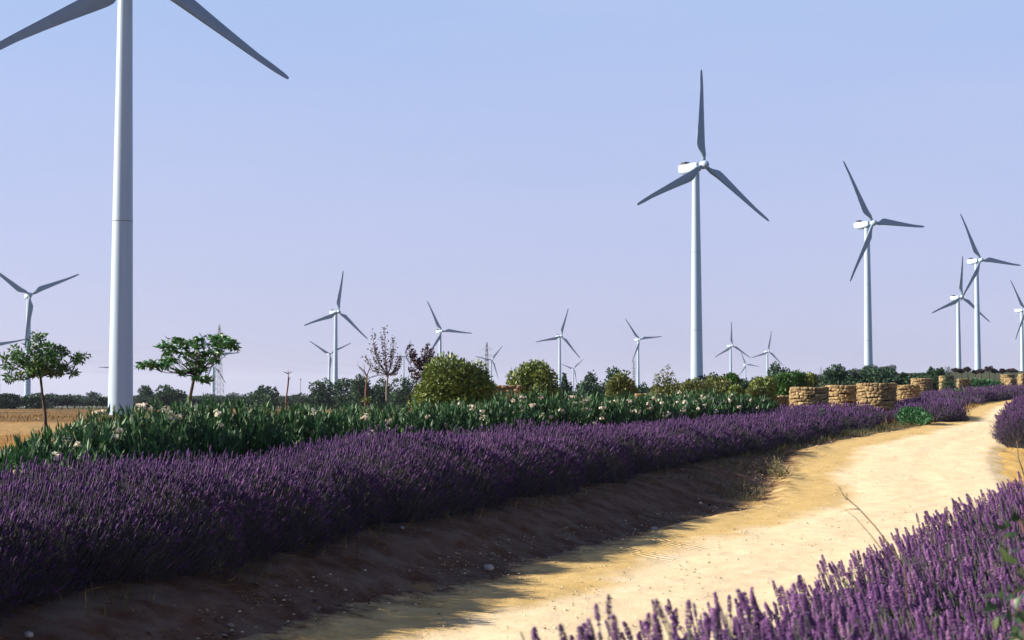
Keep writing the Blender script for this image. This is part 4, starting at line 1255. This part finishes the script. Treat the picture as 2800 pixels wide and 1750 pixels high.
# --- conifer and purple topiary on the slope
def conifer():
    d = 100; x, y, zt = on_ray(2592, d, 1004); g = gz(x, y); H = zt - g
    root = empty('conifer', (x, y, g)); tag(root, 'dark layered conifer in front of a stone planter on the slope', 'tree')
    w = 44 * d / F_PX; bl = []
    for k in range(15):
        t = k / 14; z = H * (0.05 + 0.93 * t); rr = w / 2 * (1 - 0.68 * t) * rng.uniform(0.85, 1.1)
        m_ = 7 if t < .8 else 4
        for j in range(m_):
            a = j * 2 * math.pi / m_ + k
            bl.append((np.array([math.cos(a) * rr * .6, math.sin(a) * rr * .6, z - .05]), np.array([rr * .5, rr * .5, 0.055])))
    v, f, r = foliage(bl, 3600, NEEDLE, 0.16, up=-0.1, out=0.9)
    link('crown', mesh_np(v, f, r), M['conifer'], root)
    v, f, r = tube_np([(0, 0, -.1), (0, 0, H)], [.07, .01], 6); link('trunk', mesh_np(v, f, r), M['bark'], root)
conifer()

def topiary_proto(px, yt, wpx, d, lab):
    x, y, zt = on_ray(px, d, yt - 5); g = gz(x, y); H = zt - g
    root = empty('purple_tree', (x, y, g)); tag(root, lab, 'tree', 'small purple-leaved trees along the ridge')
    w = 1.35 * wpx * d / F_PX; ch = H * 0.52
    v, f, r = foliage(clump_blobs((0, 0, H - ch * .5), np.array([w / 2, w / 2, ch / 2]) * .9, 9, .45), 900, CARD, 0.13)
    link('crown', mesh_np(v, f, r), M['plum'], root)
    v, f, r = tube_np([(0, 0, -.1), (0, 0, H * .6)], [.045, .035], 6); link('trunk', mesh_np(v, f, r), M['bark'], root)
for px, yt, w, lab in ((2613, 1009, 18, 'purple-leaved tree just right of the dark conifer'), (2630, 1013, 15, 'purple-leaved tree at the foot of the smaller overlapping turbine'),
                       (2646, 1006, 16, 'taller purple-leaved tree between the two overlapping turbine towers'), (2666, 1016, 17, 'purple-leaved tree at the left foot of the larger overlapping turbine'),
                       (2684, 1013, 17, 'purple-leaved tree at the right foot of the larger overlapping turbine'), (2705, 1006, 20, 'purple-leaved tree with a pointed top right of the two towers'),
                       (2720, 1014, 16, 'purple-leaved tree just right of the point-topped one'), (2740, 1013, 17, 'lone purple-leaved tree left of the ridge planter'), (2768, 1011, 23, 'wide purple-leaved tree behind the ridge planter')):
    topiary_proto(px, yt, w, 220, lab)

# low green shrub that interrupts the lavender, and other greens up the slope
def low_green(name, px, d, yt, wpx, depth, mat, lab, n, leaf, cat='shrub', group=None):
    x, y, zt = on_ray(px, d, yt); g = gz(x, y); H = max(0.25, zt - g); w = wpx * d / F_PX
    root = empty(name, (x, y, g)); tag(root, lab, cat, group)
    bl = [(np.array([rng.uniform(-.38, .38) * w, rng.uniform(-.35, .35) * depth, H * rng.uniform(.35, .72)]), np.array([w * .2, depth * .25, H * .3])) for k in range(16)]
    v, f, r = foliage(bl, n, LEAF, leaf, up=0.35); v[:, 2] = np.maximum(v[:, 2], .01)
    link('foliage', mesh_np(v, f, r), mat, root)
    st = [tube_np([(0, 0, -.05), (rng.uniform(-.2, .2) * w, rng.uniform(-.2, .2) * depth, H * .6)], [.02, .008], 5) for k in range(6)]
    v, f, r = merge(*st); link('stems', mesh_np(v, f, r), M['bark'], root)
low_green('green_shrub', 2492, 57.5, 1113, 88, 2.6, M['mat_green'], 'low flat bright green shrub breaking the lavender hedge beside the road', 5200, 0.085)
SL = [(2622, 97, 1062, 34, 'green', 'small green shrub below the dark conifer'), (2640, 100, 1060, 26, 'green', 'small green shrub on the lavender slope left of the hedge of oleanders'),
      (2668, 103, 1062, 24, 'olive', 'olive-green tuft on the lavender slope'), (2708, 106, 1056, 20, 'conifer', 'narrow dark green shrub on the lavender slope right of the olive tuft'),
      (2755, 108, 1060, 24, 'conifer', 'dark green shrub at the foot of the first square pillar')]
for px, d, yt, w, mt, lab in SL:
    low_green('green_shrub', px, d, yt, w, 0.8, M[mt], lab, 700, 0.11, group='small shrubs on the slope')
low_green('oleander', 2690, 130, 1034, 100, 2.2, M['mat_green'], 'grey-green oleander hedge with pale flowers along the upper slope', 3200, 0.16, 'hedge')
low_green('green_shrub', 2245, 51, 1107, 18, 0.4, M['far_leaf'], 'tiny dark green plant poking out of the lavender below the first planter', 260, 0.06)

# ------------------------------------------------------------------ stonework
def stone_tpl():
    bm = bmesh.new(); bmesh.ops.create_cube(bm, size=1)
    bmesh.ops.subdivide_edges(bm, edges=bm.edges[:], cuts=2, use_grid_fill=True)
    for v in bm.verts:
        p = v.co.copy(); q = p.normalized() * 0.62
        v.co = p * 0.42 + q * 0.58
    bmesh.ops.triangulate(bm, faces=bm.faces[:])
    v = np.array([tuple(v.co) for v in bm.verts]); f = np.array([[w.index for w in fc.verts] for fc in bm.faces]); bm.free()
    return v, f
STV, STF = stone_tpl()
def stones(pos, yaw, size):
    """rough stones: each is the template pushed about at random"""
    parts = []
    for p, a, s in zip(pos, yaw, size):
        t = STV * (1 + rng.normal(0, 0.075, (len(STV), 1))) 
        t = t * np.array(s)
        ca, sa = math.cos(a), math.sin(a); b_ = rng.normal(0, .06)
        t = np.stack([t[:, 0], t[:, 1] * math.cos(b_) - t[:, 2] * math.sin(b_), t[:, 1] * math.sin(b_) + t[:, 2] * math.cos(b_)], 1)
        t = np.stack([t[:, 0] * ca - t[:, 1] * sa, t[:, 0] * sa + t[:, 1] * ca, t[:, 2]], 1) + np.array(p)
        parts.append((t, STF, np.full(len(t), rng.random())))
    return merge(*parts)

def planter(px, d, yt, wpx, lab, base=None, rows=None):
    x, y, zt = on_ray(px, d, yt); g = gz(x, y); H = zt - g; rad = wpx * d / F_PX / 2
    root = empty('stone_planter', (x, y, g)); tag(root, lab, 'planter', 'round dry-stone planters')
    hc = 0.115; nr = max(4, round(H / hc)); hc = H / nr
    pos, yaw, size = [], [], []
    for k in range(nr):
        a = rng.uniform(0, 6.28)
        end = a + 2 * math.pi
        ph = rng.uniform(0, 6.28)
        while a < end - 0.02:
            l = rng.uniform(0.11, 0.27)
            da = l / rad
            if a + da > end: da = end - a; l = da * rad
            c = a + da / 2
            rr = rad - 0.12 + rng.normal(0, .013)
            zz = hc * (k + .5) + 0.035 * math.sin(c * 3 + ph) * (0.3 if k in (0, nr - 1) else 1)
            if l > 0.2 and rng.random() < 0.15:      # two thin stones instead of one
                for q in (-.25, .25):
                    pos.append((math.cos(c) * rr, math.sin(c) * rr, zz + q * hc)); yaw.append(c + math.pi / 2); size.append((l, 0.24, hc * rng.uniform(.42, .55)))
            else:
                pos.append((math.cos(c) * rr, math.sin(c) * rr, zz)); yaw.append(c + math.pi / 2 + rng.normal(0, .1)); size.append((l * 1.04, 0.24, hc * rng.uniform(.92, 1.2)))
            a += da
    v, f, r = stones(pos, yaw, size); link('stone_ring', mesh_np(v, f, r), M['stone'], root)
    v_, q_ = revolve([(-0.2, rad - .20), (H - .16, rad - .20), (H - .14, rad - .3), (H - .13, 0.01)], 32)
    link('soil', to_mesh(v_, q_), M['soil'], root)
    return root
planter(2212, 62, 1059, 104, 'first stone planter from the left, at the end of the golden bushes')
planter(2304, 67, 1054, 92, 'second stone planter from the left, half in its neighbour\'s shadow')
planter(2397, 64, 1048, 106, 'largest and tallest stone planter, third from the left')
planter(2478, 78, 1053, 72, 'fourth stone planter from the left, partly behind the largest one')
planter(2520, 104, 1035, 58, 'stone planter standing alone up the slope left of the dark conifer')
planter(2588, 108, 1028, 40, 'stone planter mostly hidden behind the dark conifer')
planter(2756, 165, 1024, 38, 'pale stone planter on the ridge near the right edge')
planter(2800, 155, 1022, 30, 'stone planter cut by the right edge on the ridge')

def pillar(px, d, yt, wpx, lab):
    x, y, zt = on_ray(px, d, yt); g = gz(x, y); H = zt - g; w = wpx * d / F_PX
    root = empty('stone_pillar', (x, y, g), 0.35); tag(root, lab, 'pillar', 'square stone pillars at the right edge')
    pos, yaw, size = [], [], []; hc = 0.15; nr = max(4, round(H / hc)); hc = H / nr
    for k in range(nr):
        for sx, sy, a in ((0, -1, 0), (1, 0, math.pi / 2), (0, 1, 0), (-1, 0, math.pi / 2)):
            m_ = 3
            for j in range(m_):
                t = (j + .5) / m_ - .5 + (0.08 if k % 2 else -.08)
                px_, py_ = (t * w, sy * w * .43) if sy else (sx * w * .43, t * w)
                pos.append((px_, py_, hc * (k + .5))); yaw.append(a); size.append((w / m_ * 1.08, w * .24, hc * 1.08))
    v, f, r = stones(pos, yaw, size); link('stone_shaft', mesh_np(v, f, r), M['stone'], root)
    link('core', box_mesh(-w * .38, w * .38, -w * .38, w * .38, -.2, H - .05, 0), M['soil'], root)
pillar(2765, 116, 1034, 24, 'square stone pillar in front of the ridge planter')
pillar(2797, 114, 1032, 20, 'square stone pillar cut by the right edge')

def stone_wall(name, px0, px1, d, yt, lab, mat='stone', cat='wall', thick=0.5):
    x0, y, zt = on_ray(px0, d, yt); x1 = on_ray(px1, d)[0]; xm = (x0 + x1) / 2; g = gz(xm, y); H = max(.3, zt - g)
    root = empty(name, (xm, y, g)); tag(root, lab, cat)
    pos, yaw, size = [], [], []; nr = max(3, round(H / .11)); hc = H / nr
    for k in range(nr):
        x = x0 - xm
        while x < x1 - xm:
            l = rng.uniform(.12, .30); 
            for yy in (-thick / 2 + .1, thick / 2 - .1):
                pos.append((x + l / 2, yy + rng.normal(0, .02), hc * (k + .5))); yaw.append(rng.normal(0, .06)); size.append((l * 1.04, thick * .55, hc * rng.uniform(.95, 1.2)))
            x += l
    v, f, r = stones(pos, yaw, size); link('stonework', mesh_np(v, f, r), M[mat], root)
stone_wall('stone_wall', 1318, 1415, 47, 1054, 'low ochre stone wall between the two biggest golden bushes')
stone_wall('stone_wall', 1738, 1800, 55, 1077, 'low rubble wall left of the spiky conical bush')
stone_wall('stone_wall', 1545, 1585, 47, 1083, 'short bit of low pale stone wall right of the second golden bush', 'pale_stone')
stone_wall('stone_wall', 2095, 2158, 72, 1082, 'low stone wall touching the left of the first planter')
stone_wall('stone_wall', 2618, 2648, 128, 1036, 'sunlit stone wall block right of the dark conifer')
stone_wall('stone_wall', 2652, 2680, 135, 1036, 'second sunlit stone wall block below the purple trees')

def rubble():
    x, y, _ = on_ray(285, 195); g = gz(x, y)
    root = empty('rubble_heap', (x, y, g)); tag(root, 'heap of pale rubble beside the foot of the huge near tower', 'rocks')
    n = 40; pos = np.stack([rng.uniform(-1.3, 1.3, n), rng.uniform(-.5, .5, n), rng.uniform(0, .35, n)], 1); pos[:, 2] *= 1 - np.abs(pos[:, 0]) / 1.8; pos[:, 2] += .1
    v, f, r = stones(pos, rng.uniform(0, 6, n), np.stack([rng.uniform(.25, .6, n), rng.uniform(.25, .5, n), rng.uniform(.2, .4, n)], 1)); link('rocks', mesh_np(v, f, r), M['pale_stone'], root)
rubble()

def loose_stone(x, y, s, lab, mat='grey_stone'):
    v, f, r = stones([(0, 0, s * .28)], [rng.uniform(0, 6)], [(s * 1.2, s * .9, s * .75)])
    o = link('stone', mesh_np(v, f, r, smooth=True), M[mat]); o.location = (x, y, gz(x, y)); tag(o, lab, 'stone', 'loose stones by the road')
def on_ground(px, py):
    d = np.geomspace(4, 150, 900); k = 1 / (CP - (875 - py) / F_PX * SP)
    x = (px - 1400) / F_PX * k * d; z = EYE + (SP + (875 - py) / F_PX * CP) * k * d
    i = int(np.argmax(z <= ground_z(x, d)))
    return float(x[i]), float(d[i])
for px, py, s, lab in ((1336, 1562, .09, 'grey stone lying in the hedge shadow at the lower edge of the sunlit road'), (1790, 1452, .085, 'grey stone at the road edge beside the curved wheel marks'), (78, 1745, .05, 'small grey stone at the bottom left corner'),
                       (1402, 1597, .035, 'small pale stone in the sun just below the larger grey stone'), (1916, 1380, .05, 'small pale stone in the shade below the weeds'), (1100, 1448, .045, 'small stone under the hedge in deep shade'), (1300, 1372, .05, 'small stone at the foot of the hedge in mid shade')):
    x, y = on_ground(px, py); loose_stone(x, y, s, lab, 'pale_stone' if 'pale' in lab else 'grey_stone')

# ------------------------------------------------------------------ power line
def pylon(x, y, h, lab, far=False):
    g = gz(x, y)
    root = empty('lattice_pylon', (x, y, g), -0.35); tag(root, lab, 'pylon', 'lattice pylons of the power line')
    parts = []; k = 1.0 if not far else 1.6
    def half(z): return np.interp(z, [0, h * .55, h * .8, h], [h * .055, h * .022, h * .016, h * .006])
    lv = np.linspace(0, h, 15); rl = 0.07 * k; rb = 0.035 * k
    for z0, z1 in zip(lv[:-1], lv[1:]):
        a, b_ = half(z0), half(z1)
        c0 = [(sx * a, sy * a, z0) for sx, sy in ((-1, -1), (1, -1), (1, 1), (-1, 1))]; c1 = [(sx * b_, sy * b_, z1) for sx, sy in ((-1, -1), (1, -1), (1, 1), (-1, 1))]
        for i in range(4):
            j = (i + 1) % 4
            parts += [tube_np([c0[i], c1[i]], [rl, rl], 4), tube_np([c0[i], c1[j]], [rb, rb], 3), tube_np([c0[j], c1[i]], [rb, rb], 3), tube_np([c1[i], c1[j]], [rb, rb], 3)]
    v, f, r = merge(*parts); link('lattice_mast', mesh_np(v, f, r), M['steel'], root)
    for zz, ln in ((.70, .10), (.80, .085), (.90, .07)):
        pr = []
        for sx in (-1, 1):
            z = h * zz; b0 = half(z)
            e = (sx * ln * h, 0, z)
            pr += [tube_np([(sx * b0, -b0, z), e], [rb, rb], 3), tube_np([(sx * b0, b0, z), e], [rb, rb], 3), tube_np([(sx * b0 * .9, 0, z + h * .03), e], [rb, rb], 3), tube_np([e, (e[0], 0, z - h * .025)], [rb * 1.4, rb * 1.4], 4)]
        v, f, r = merge(*pr); link('cross_arm', mesh_np(v, f, r), M['steel'], root)
    return [Matrix.Translation((x, y, g)) @ Matrix.Rotation(-0.35, 4, 'Z') @ Vector((sx * ln * h, 0, h * zz - h * .025)) for zz, ln in ((.70, .10), (.80, .085), (.90, .07)) for sx in (-1, 1)]
PY = [(600, 572, 888, 'lattice pylon beside the flat-topped tree'), (1331, 764, 936, 'lattice pylon behind the small turbine right of the big golden bush'), (1733, 1190, 986, 'lattice pylon just left of a turbine near the spiky bush'), (2245, 1445, 1002, 'faint pylon left of the round dark tree')]
ends = []
for px, d, yt, lab in PY:
    x, y, zt = on_ray(px, d, yt); ends.append(pylon(x, y, zt - gz(x, y), lab, d > 700))
first = [p + (ends[0][0] - ends[1][0]) * 0.75 for p in ends[0]]
def wires(A, B, lab, sag):
    parts = []
    for a, b_ in zip(A, B):
        pts = [tuple(a.lerp(b_, t) - Vector((0, 0, sag * 4 * t * (1 - t)))) for t in np.linspace(0, 1, 14)]
        parts.append(tube_np(pts, [0.011] * 14, 3))
    v, f, r = merge(*parts); o = link('power_line', mesh_np(v, f, r), M['wire']); tag(o, lab, 'power line', 'wires of the power line')
wires(first, ends[0], 'wires hanging left from the pylon beside the flat-topped tree', 7)
wires(ends[0], ends[1], 'wires between the pylon at the flat-topped tree and the one right of the golden bush', 6)
wires(ends[1], ends[2], 'wires between the pylon right of the golden bush and the one near the spiky bush', 9)
wires(ends[2], ends[3], 'wires running to the faint pylon left of the round dark tree', 9)
def far_mast():
    x, y, zt = on_ray(822, 520, 1035); g = gz(x, y); H = zt - g
    root = empty('mast', (x, y, g)); tag(root, 'thin far pole above the trees right of the forked dead sapling', 'mast')
    v, f, r = tube_np([(0, 0, -.2), (0, 0, H)], [.16, .1], 6); link('pole', mesh_np(v, f, r), M['steel'], root)
    v, f, r = tube_np([(-.5, 0, H - .4), (.5, 0, H - .4)], [.07, .07], 4); link('cross_arm', mesh_np(v, f, r), M['steel'], root)
far_mast()

# ------------------------------------------------------------------ grasses and weeds
def grass(name, pos, hmin, hmax, mat, label, wid=0.05, lean=0.3, tone=None):
    n = len(pos)
    pos = np.asarray(pos); z = ground_z(pos[:, 0], pos[:, 1])
    P = np.stack([pos[:, 0], pos[:, 1], z - 0.01], 1)
    D = np.array([0, 0, 1.0]) + rng.normal(0, lean, (n, 3))
    sc = rng.uniform(hmin, hmax, n)
    d = np.hypot(pos[:, 0], pos[:, 1]); k = np.maximum(1, d / 35.0)
    v, f, r = scatter(*blade_tpl(wid, 0.3), P, frames(D), np.stack([sc * k, sc, sc], 1))
    o = link(name, mesh_np(v, f, r), M[mat]); tag(o, label, 'grass', kind='stuff')
# stubble field on the left
n = 42000
d = np.exp(rng.uniform(math.log(24), math.log(330), n)); a = rng.uniform(-0.36, 0.06, n)
X = d * np.sin(a); Y = d * np.cos(a)
dh = -seg_dist(X, Y, H_FRONT)
band = snoise(Y / 9.0 + 0.02 * X, 77) + 0.5 * snoise(Y / 3.1, 78)
rr = d + 3 * snoise(a * 40, 55)
ok = (dh > 5.5) & (band > -0.2) & ((rr < 57) | (rr > 100)) & (rng.random(n) < np.where(rr < 57, 0.30, 0.75))
grass('dry_grass', np.stack([X[ok], Y[ok]], 1), 0.06, 0.24, 'dry', 'golden dry stubble of the field behind the oleanders', 0.09)
# dry grass among the garden bushes in the middle
n = 14000
d = rng.uniform(40, 130, n); a = rng.uniform(-0.08, 0.20, n)
X = d * np.sin(a); Y = d * np.cos(a); dh = -seg_dist(X, Y, H_FRONT)
ok = (dh > 5.0)
grass('dry_grass', np.stack([X[ok], Y[ok]], 1), 0.12, 0.40, 'dry', 'dry grass between the garden bushes at the centre', 0.09)
# grass along the foot of the hedge
def along(P, n, off0, off1, s0=0.0, s1=1.0):
    C, L = resample(P, 300); T = np.gradient(C, axis=0); T /= np.linalg.norm(T, axis=1, keepdims=True)
    u = rng.uniform(s0, s1, n) * 299; i = np.clip(u.astype(int), 0, 298); fr = (u - i)[:, None]
    c = C[i] * (1 - fr) + C[i + 1] * fr; t = T[i]
    o = rng.uniform(off0, off1, n)[:, None]
    return c + np.stack([t[:, 1], -t[:, 0]], 1) * o
p = along(H_FRONT, 5200, -0.2, 0.7, 0.2, 1.0)
keep = noise3(np.c_[p, np.zeros(len(p))], 1.4, 9) > 0.02
grass('weed_grass', p[keep], 0.05, 0.20, 'weed', 'short dry weeds along the shaded foot of the lavender hedge', 0.05, 0.5)
p = along(ROAD_L[7:12], 9000, -1.5, 0.0)
keep = noise3(np.c_[p, np.zeros(len(p))], 0.8, 10) > -0.15
grass('weed_grass', p[keep], 0.05, 0.22, 'verge', 'low weeds on the left road verge beyond the shaded bank', 0.05, 0.5)
p = along(ROAD_L[11:14], 2600, -2.0, 0.1)
grass('dry_grass', p, 0.10, 0.35, 'dry', 'straw-coloured grass tufts on the road edge under the low green shrub', 0.06, 0.6)
p = along(ROAD_R[9:13], 1800, -0.1, 1.4)
grass('dry_grass', p, 0.04, 0.18, 'dry', 'short dry grass on the sand below the lavender bush at the right edge', 0.06, 0.6)

def weed_plant():
    x, y = on_ground(2135, 1315); g = gz(x, y)
    root = empty('weed_plant', (x, y, g)); tag(root, 'leafy green weed at the edge of the sunlit road where the hedge shadow ends', 'weed')
    st = []; pl = []
    for k in range(16):
        a = rng.uniform(0, 6.28); h = rng.uniform(.18, .46); e = np.array([math.cos(a) * h * .45, math.sin(a) * h * 1.2, h])
        b0 = np.array([rng.uniform(-.15, .15), rng.uniform(-.5, .7), 0]); st.append(tube_np([b0, b0 + e * .5 + np.array([0, 0, .04]), b0 + e], [.005, .004, .002], 4))
        t = rng.random(22); pl.append(b0 + e * t[:, None] + rng.normal(0, .03, (22, 3)))
    P = np.concatenate(pl); P[:, 2] = np.abs(P[:, 2])
    v, f, r = merge(*st); link('stems', mesh_np(v, f, r), M['straw'], root)
    v, f, r = scatter(*LEAF, P, frames(rng.normal(0, 1, (len(P), 3)) + np.array([0, 0, .6])), .055 * rng.uniform(.6, 1.4, len(P))); link('leaves', mesh_np(v, f, r), M['weed'], root)
weed_plant()

def stalk(name, base, pts, lab, rad, seed_heads, d, twigs=()):
    K = d / F_PX
    x, y, zb = on_ray(base[0], d, base[1]); g = gz(x, y)
    root = empty(name, (x, y, g)); tag(root, lab, 'weed')
    def at(p, dy=0): return np.array([(p[0] - base[0]) * K, dy, top_z(p[1], d) - g])
    P = [np.array([0.05, 0, -.02]), at(base)] + [at(p) for p in pts]
    n = len(P); parts = [tube_np(P, list(np.linspace(rad, rad * .4, n)), 5)]
    for tw in twigs:
        Q = [at(p, .02 * i) for i, p in enumerate(tw)]; parts.append(tube_np(Q, list(np.linspace(rad * .6, rad * .25, len(Q))), 4))
    v, f, r = merge(*parts); link('stem', mesh_np(v, f, r), M['straw'], root)
    if seed_heads:
        pos = np.concatenate([at(p) + rng.normal(0, .006, (7, 3)) for p in seed_heads])
        v, f, r = scatter(*leaf_tpl(.35), pos, frames(rng.normal(0, 1, (len(pos), 3))), .012 * rng.uniform(.7, 1.4, len(pos))); link('seed_heads', mesh_np(v, f, r), M['straw'], root)
stalk('dry_stalk', (2475, 1560), [(2432, 1490), (2395, 1440), (2350, 1390), (2310, 1355), (2298, 1330)], 'thin dry grass stalk leaning left over the sunny road', .0035, [(2300, 1340), (2315, 1362)], 6.0,
      [[(2440, 1540), (2390, 1470), (2350, 1420), (2318, 1392)], [(2352, 1392), (2330, 1393), (2305, 1402)]])
stalk('dry_stalk', (2800, 1300), [(2785, 1250), (2782, 1205)], 'dry branching stalk at the right edge against the sand', .005, [(2783, 1205)], 9.0, [[(2797, 1285), (2790, 1255), (2775, 1240)], [(2782, 1208), (2795, 1204), (2810, 1203)]])

def leafy_corner():
    d = 3.05; K = d / F_PX
    x, y, _ = on_ray(2800, d); g = gz(x, y)
    root = empty('broadleaf_plant', (x, y, g)); tag(root, 'dark leafy plant among the close lavender at the bottom right edge', 'plant')
    def at(px, py): return np.array([(px - 2800) * K, rng.uniform(-.06, .06), top_z(py, d) - g])
    st = [tube_np([(0, 0, 0), at(2815, 1650), at(2795, 1480), at(2770, 1420)], [.006, .005, .004, .002], 5), tube_np([(0.02, 0, 0), at(2790, 1700), at(2765, 1640)], [.005, .004, .002], 5)]
    v, f, r = merge(*st); link('stems', mesh_np(v, f, r), M['red_bark'], root)
    pts = [(2750, 1440), (2770, 1430), (2785, 1470), (2795, 1515), (2780, 1540), (2800, 1555), (2790, 1580), (2765, 1620), (2790, 1630), (2805, 1650), (2750, 1640), (2775, 1665), (2800, 1690), (2760, 1700), (2785, 1715), (2800, 1735), (2745, 1725), (2770, 1745), (2740, 1660), (2812, 1600)]
    P = np.concatenate([np.array([at(px + rng.normal(0, 10), py + rng.normal(0, 8)) for k in range(3)]) for px, py in pts])
    D = rng.normal(0, .5, (len(P), 3)) + np.array([-.4, -.5, .1])
    v, f, r = scatter(*leaf_tpl(.5, .15, .15), P, frames(D), .036 * rng.uniform(.7, 1.4, len(P))); link('leaves', mesh_np(v, f, r), M['rose_leaf'], root)
leafy_corner()

# ------------------------------------------------------------------ gravel lying on the road
def gravel():
    C, _ = resample(ROAD_L[2:12], 400); Cr, _ = resample(ROAD_R[2:12], 400)
    n = 9000
    i = rng.integers(0, 399, n); u = np.where(rng.random(n) < .5, rng.beta(.6, 2.0, n), rng.random(n)); u = -0.12 + 1.15 * u
    f = rng.random(n)[:, None]
    a = C[i] * (1 - f) + C[i + 1] * f; b_ = Cr[i] * (1 - f) + Cr[i + 1] * f
    p = a * (1 - u)[:, None] + b_ * u[:, None]
    octa = np.array([(1, 0, 0), (0, 1, 0), (-1, 0, 0), (0, -1, 0), (0, 0, .7), (.6, .6, .35), (-.6, .5, .4)], float)
    of = np.array([(0, 5, 4), (5, 1, 4), (1, 6, 4), (6, 2, 4), (2, 3, 4), (3, 0, 4), (0, 1, 5), (1, 2, 6)])
    edge = np.minimum(np.clip(u, 0, 1), np.clip(1 - u, 0, 1))
    z = ground_z(p[:, 0], p[:, 1]) + np.clip(edge * 1.2, -.12, .05) + 0.012
    s_ = 0.006 + 0.016 * rng.random(n) ** 4
    v, fc, r = scatter(octa, of, np.stack([p[:, 0], p[:, 1], z], 1), frames(np.tile(np.array([[0, 0, 1.0]]), (n, 1)) + rng.normal(0, .15, (n, 3))), s_)
    o = link('gravel', mesh_np(v, fc, r), M['pebble']); tag(o, 'small loose stones scattered over the road', 'gravel', kind='stuff')
M['pebble'] = leaf_mat('pebble', [(0, (0.22, 0.15, 0.08)), (0.6, (0.46, 0.36, 0.22)), (1, (0.62, 0.54, 0.40))], 0.9, 0)
gravel()

def clods():
    p = along(H_FRONT, 5200, -0.3, 2.3, 0.2, 0.95); p = p[noise3(np.c_[p, np.zeros(len(p))], 1.1, 14) > 0.08]; n = len(p)
    octa = np.array([(1, 0, 0), (0, 1, 0), (-1, 0, 0), (0, -1, 0), (0, 0, .7), (.6, .6, .35), (-.6, .5, .4)], float)
    of = np.array([(0, 5, 4), (5, 1, 4), (1, 6, 4), (6, 2, 4), (2, 3, 4), (3, 0, 4), (0, 1, 5), (1, 2, 6)])
    s_ = 0.008 + 0.035 * rng.random(n) ** 4
    z = ground_z(p[:, 0], p[:, 1]) + 0.25 * s_
    v, f, r = scatter(octa, of, np.c_[p, z], frames(np.tile(np.array([[0, 0, 1.0]]), (n, 1)) + rng.normal(0, .3, (n, 3))), s_)
    o = link('clods', mesh_np(v, f, r), M['clod']); tag(o, 'small earth clods on the shaded bank under the lavender hedge', 'clods', kind='stuff')
    # fallen stalks and twigs
    p = along(H_FRONT, 2600, -0.2, 2.4, 0.2, 0.95); n = len(p); a = rng.uniform(0, 6.28, n)
    D = np.stack([np.cos(a), np.sin(a), rng.normal(0.02, .12, n)], 1); L = rng.uniform(.05, .22, n)
    v, f, r = scatter(*stem_tpl(), np.c_[p, ground_z(p[:, 0], p[:, 1]) + .02], frames(D), np.stack([L * 0 + .0028, L * 0 + .0028, L], 1))
    o = link('plant_litter', mesh_np(v, f, r), M['dry']); tag(o, 'dry stalks lying on the shaded bank under the lavender hedge', 'plant litter', kind='stuff')
M['clod'] = leaf_mat('earth_clod', [(0, (0.06, 0.026, 0.012)), (0.7, (0.12, 0.075, 0.05)), (1, (0.24, 0.19, 0.15))], 0.95, 0)
clods()

# ------------------------------------------------------------------ haze in the air
hz = link('haze', box_mesh(-9800, 9800, -9800, 9800, -60, 110, 0), None)
m = bpy.data.materials.new('haze_air'); m.use_nodes = True
nt = m.node_tree; nt.nodes.clear()
out = nt.nodes.new('ShaderNodeOutputMaterial'); pv = nt.nodes.new('ShaderNodeVolumePrincipled')
pv.inputs['Color'].default_value = (0.80, 0.86, 1.0, 1); pv.inputs['Density'].default_value = 0.00007; pv.inputs['Anisotropy'].default_value = 0.2
nt.links.new(pv.outputs[0], out.inputs['Volume'])
hz.data.materials.append(m)
tag(hz, 'thin summer haze', 'haze', kind='stuff')
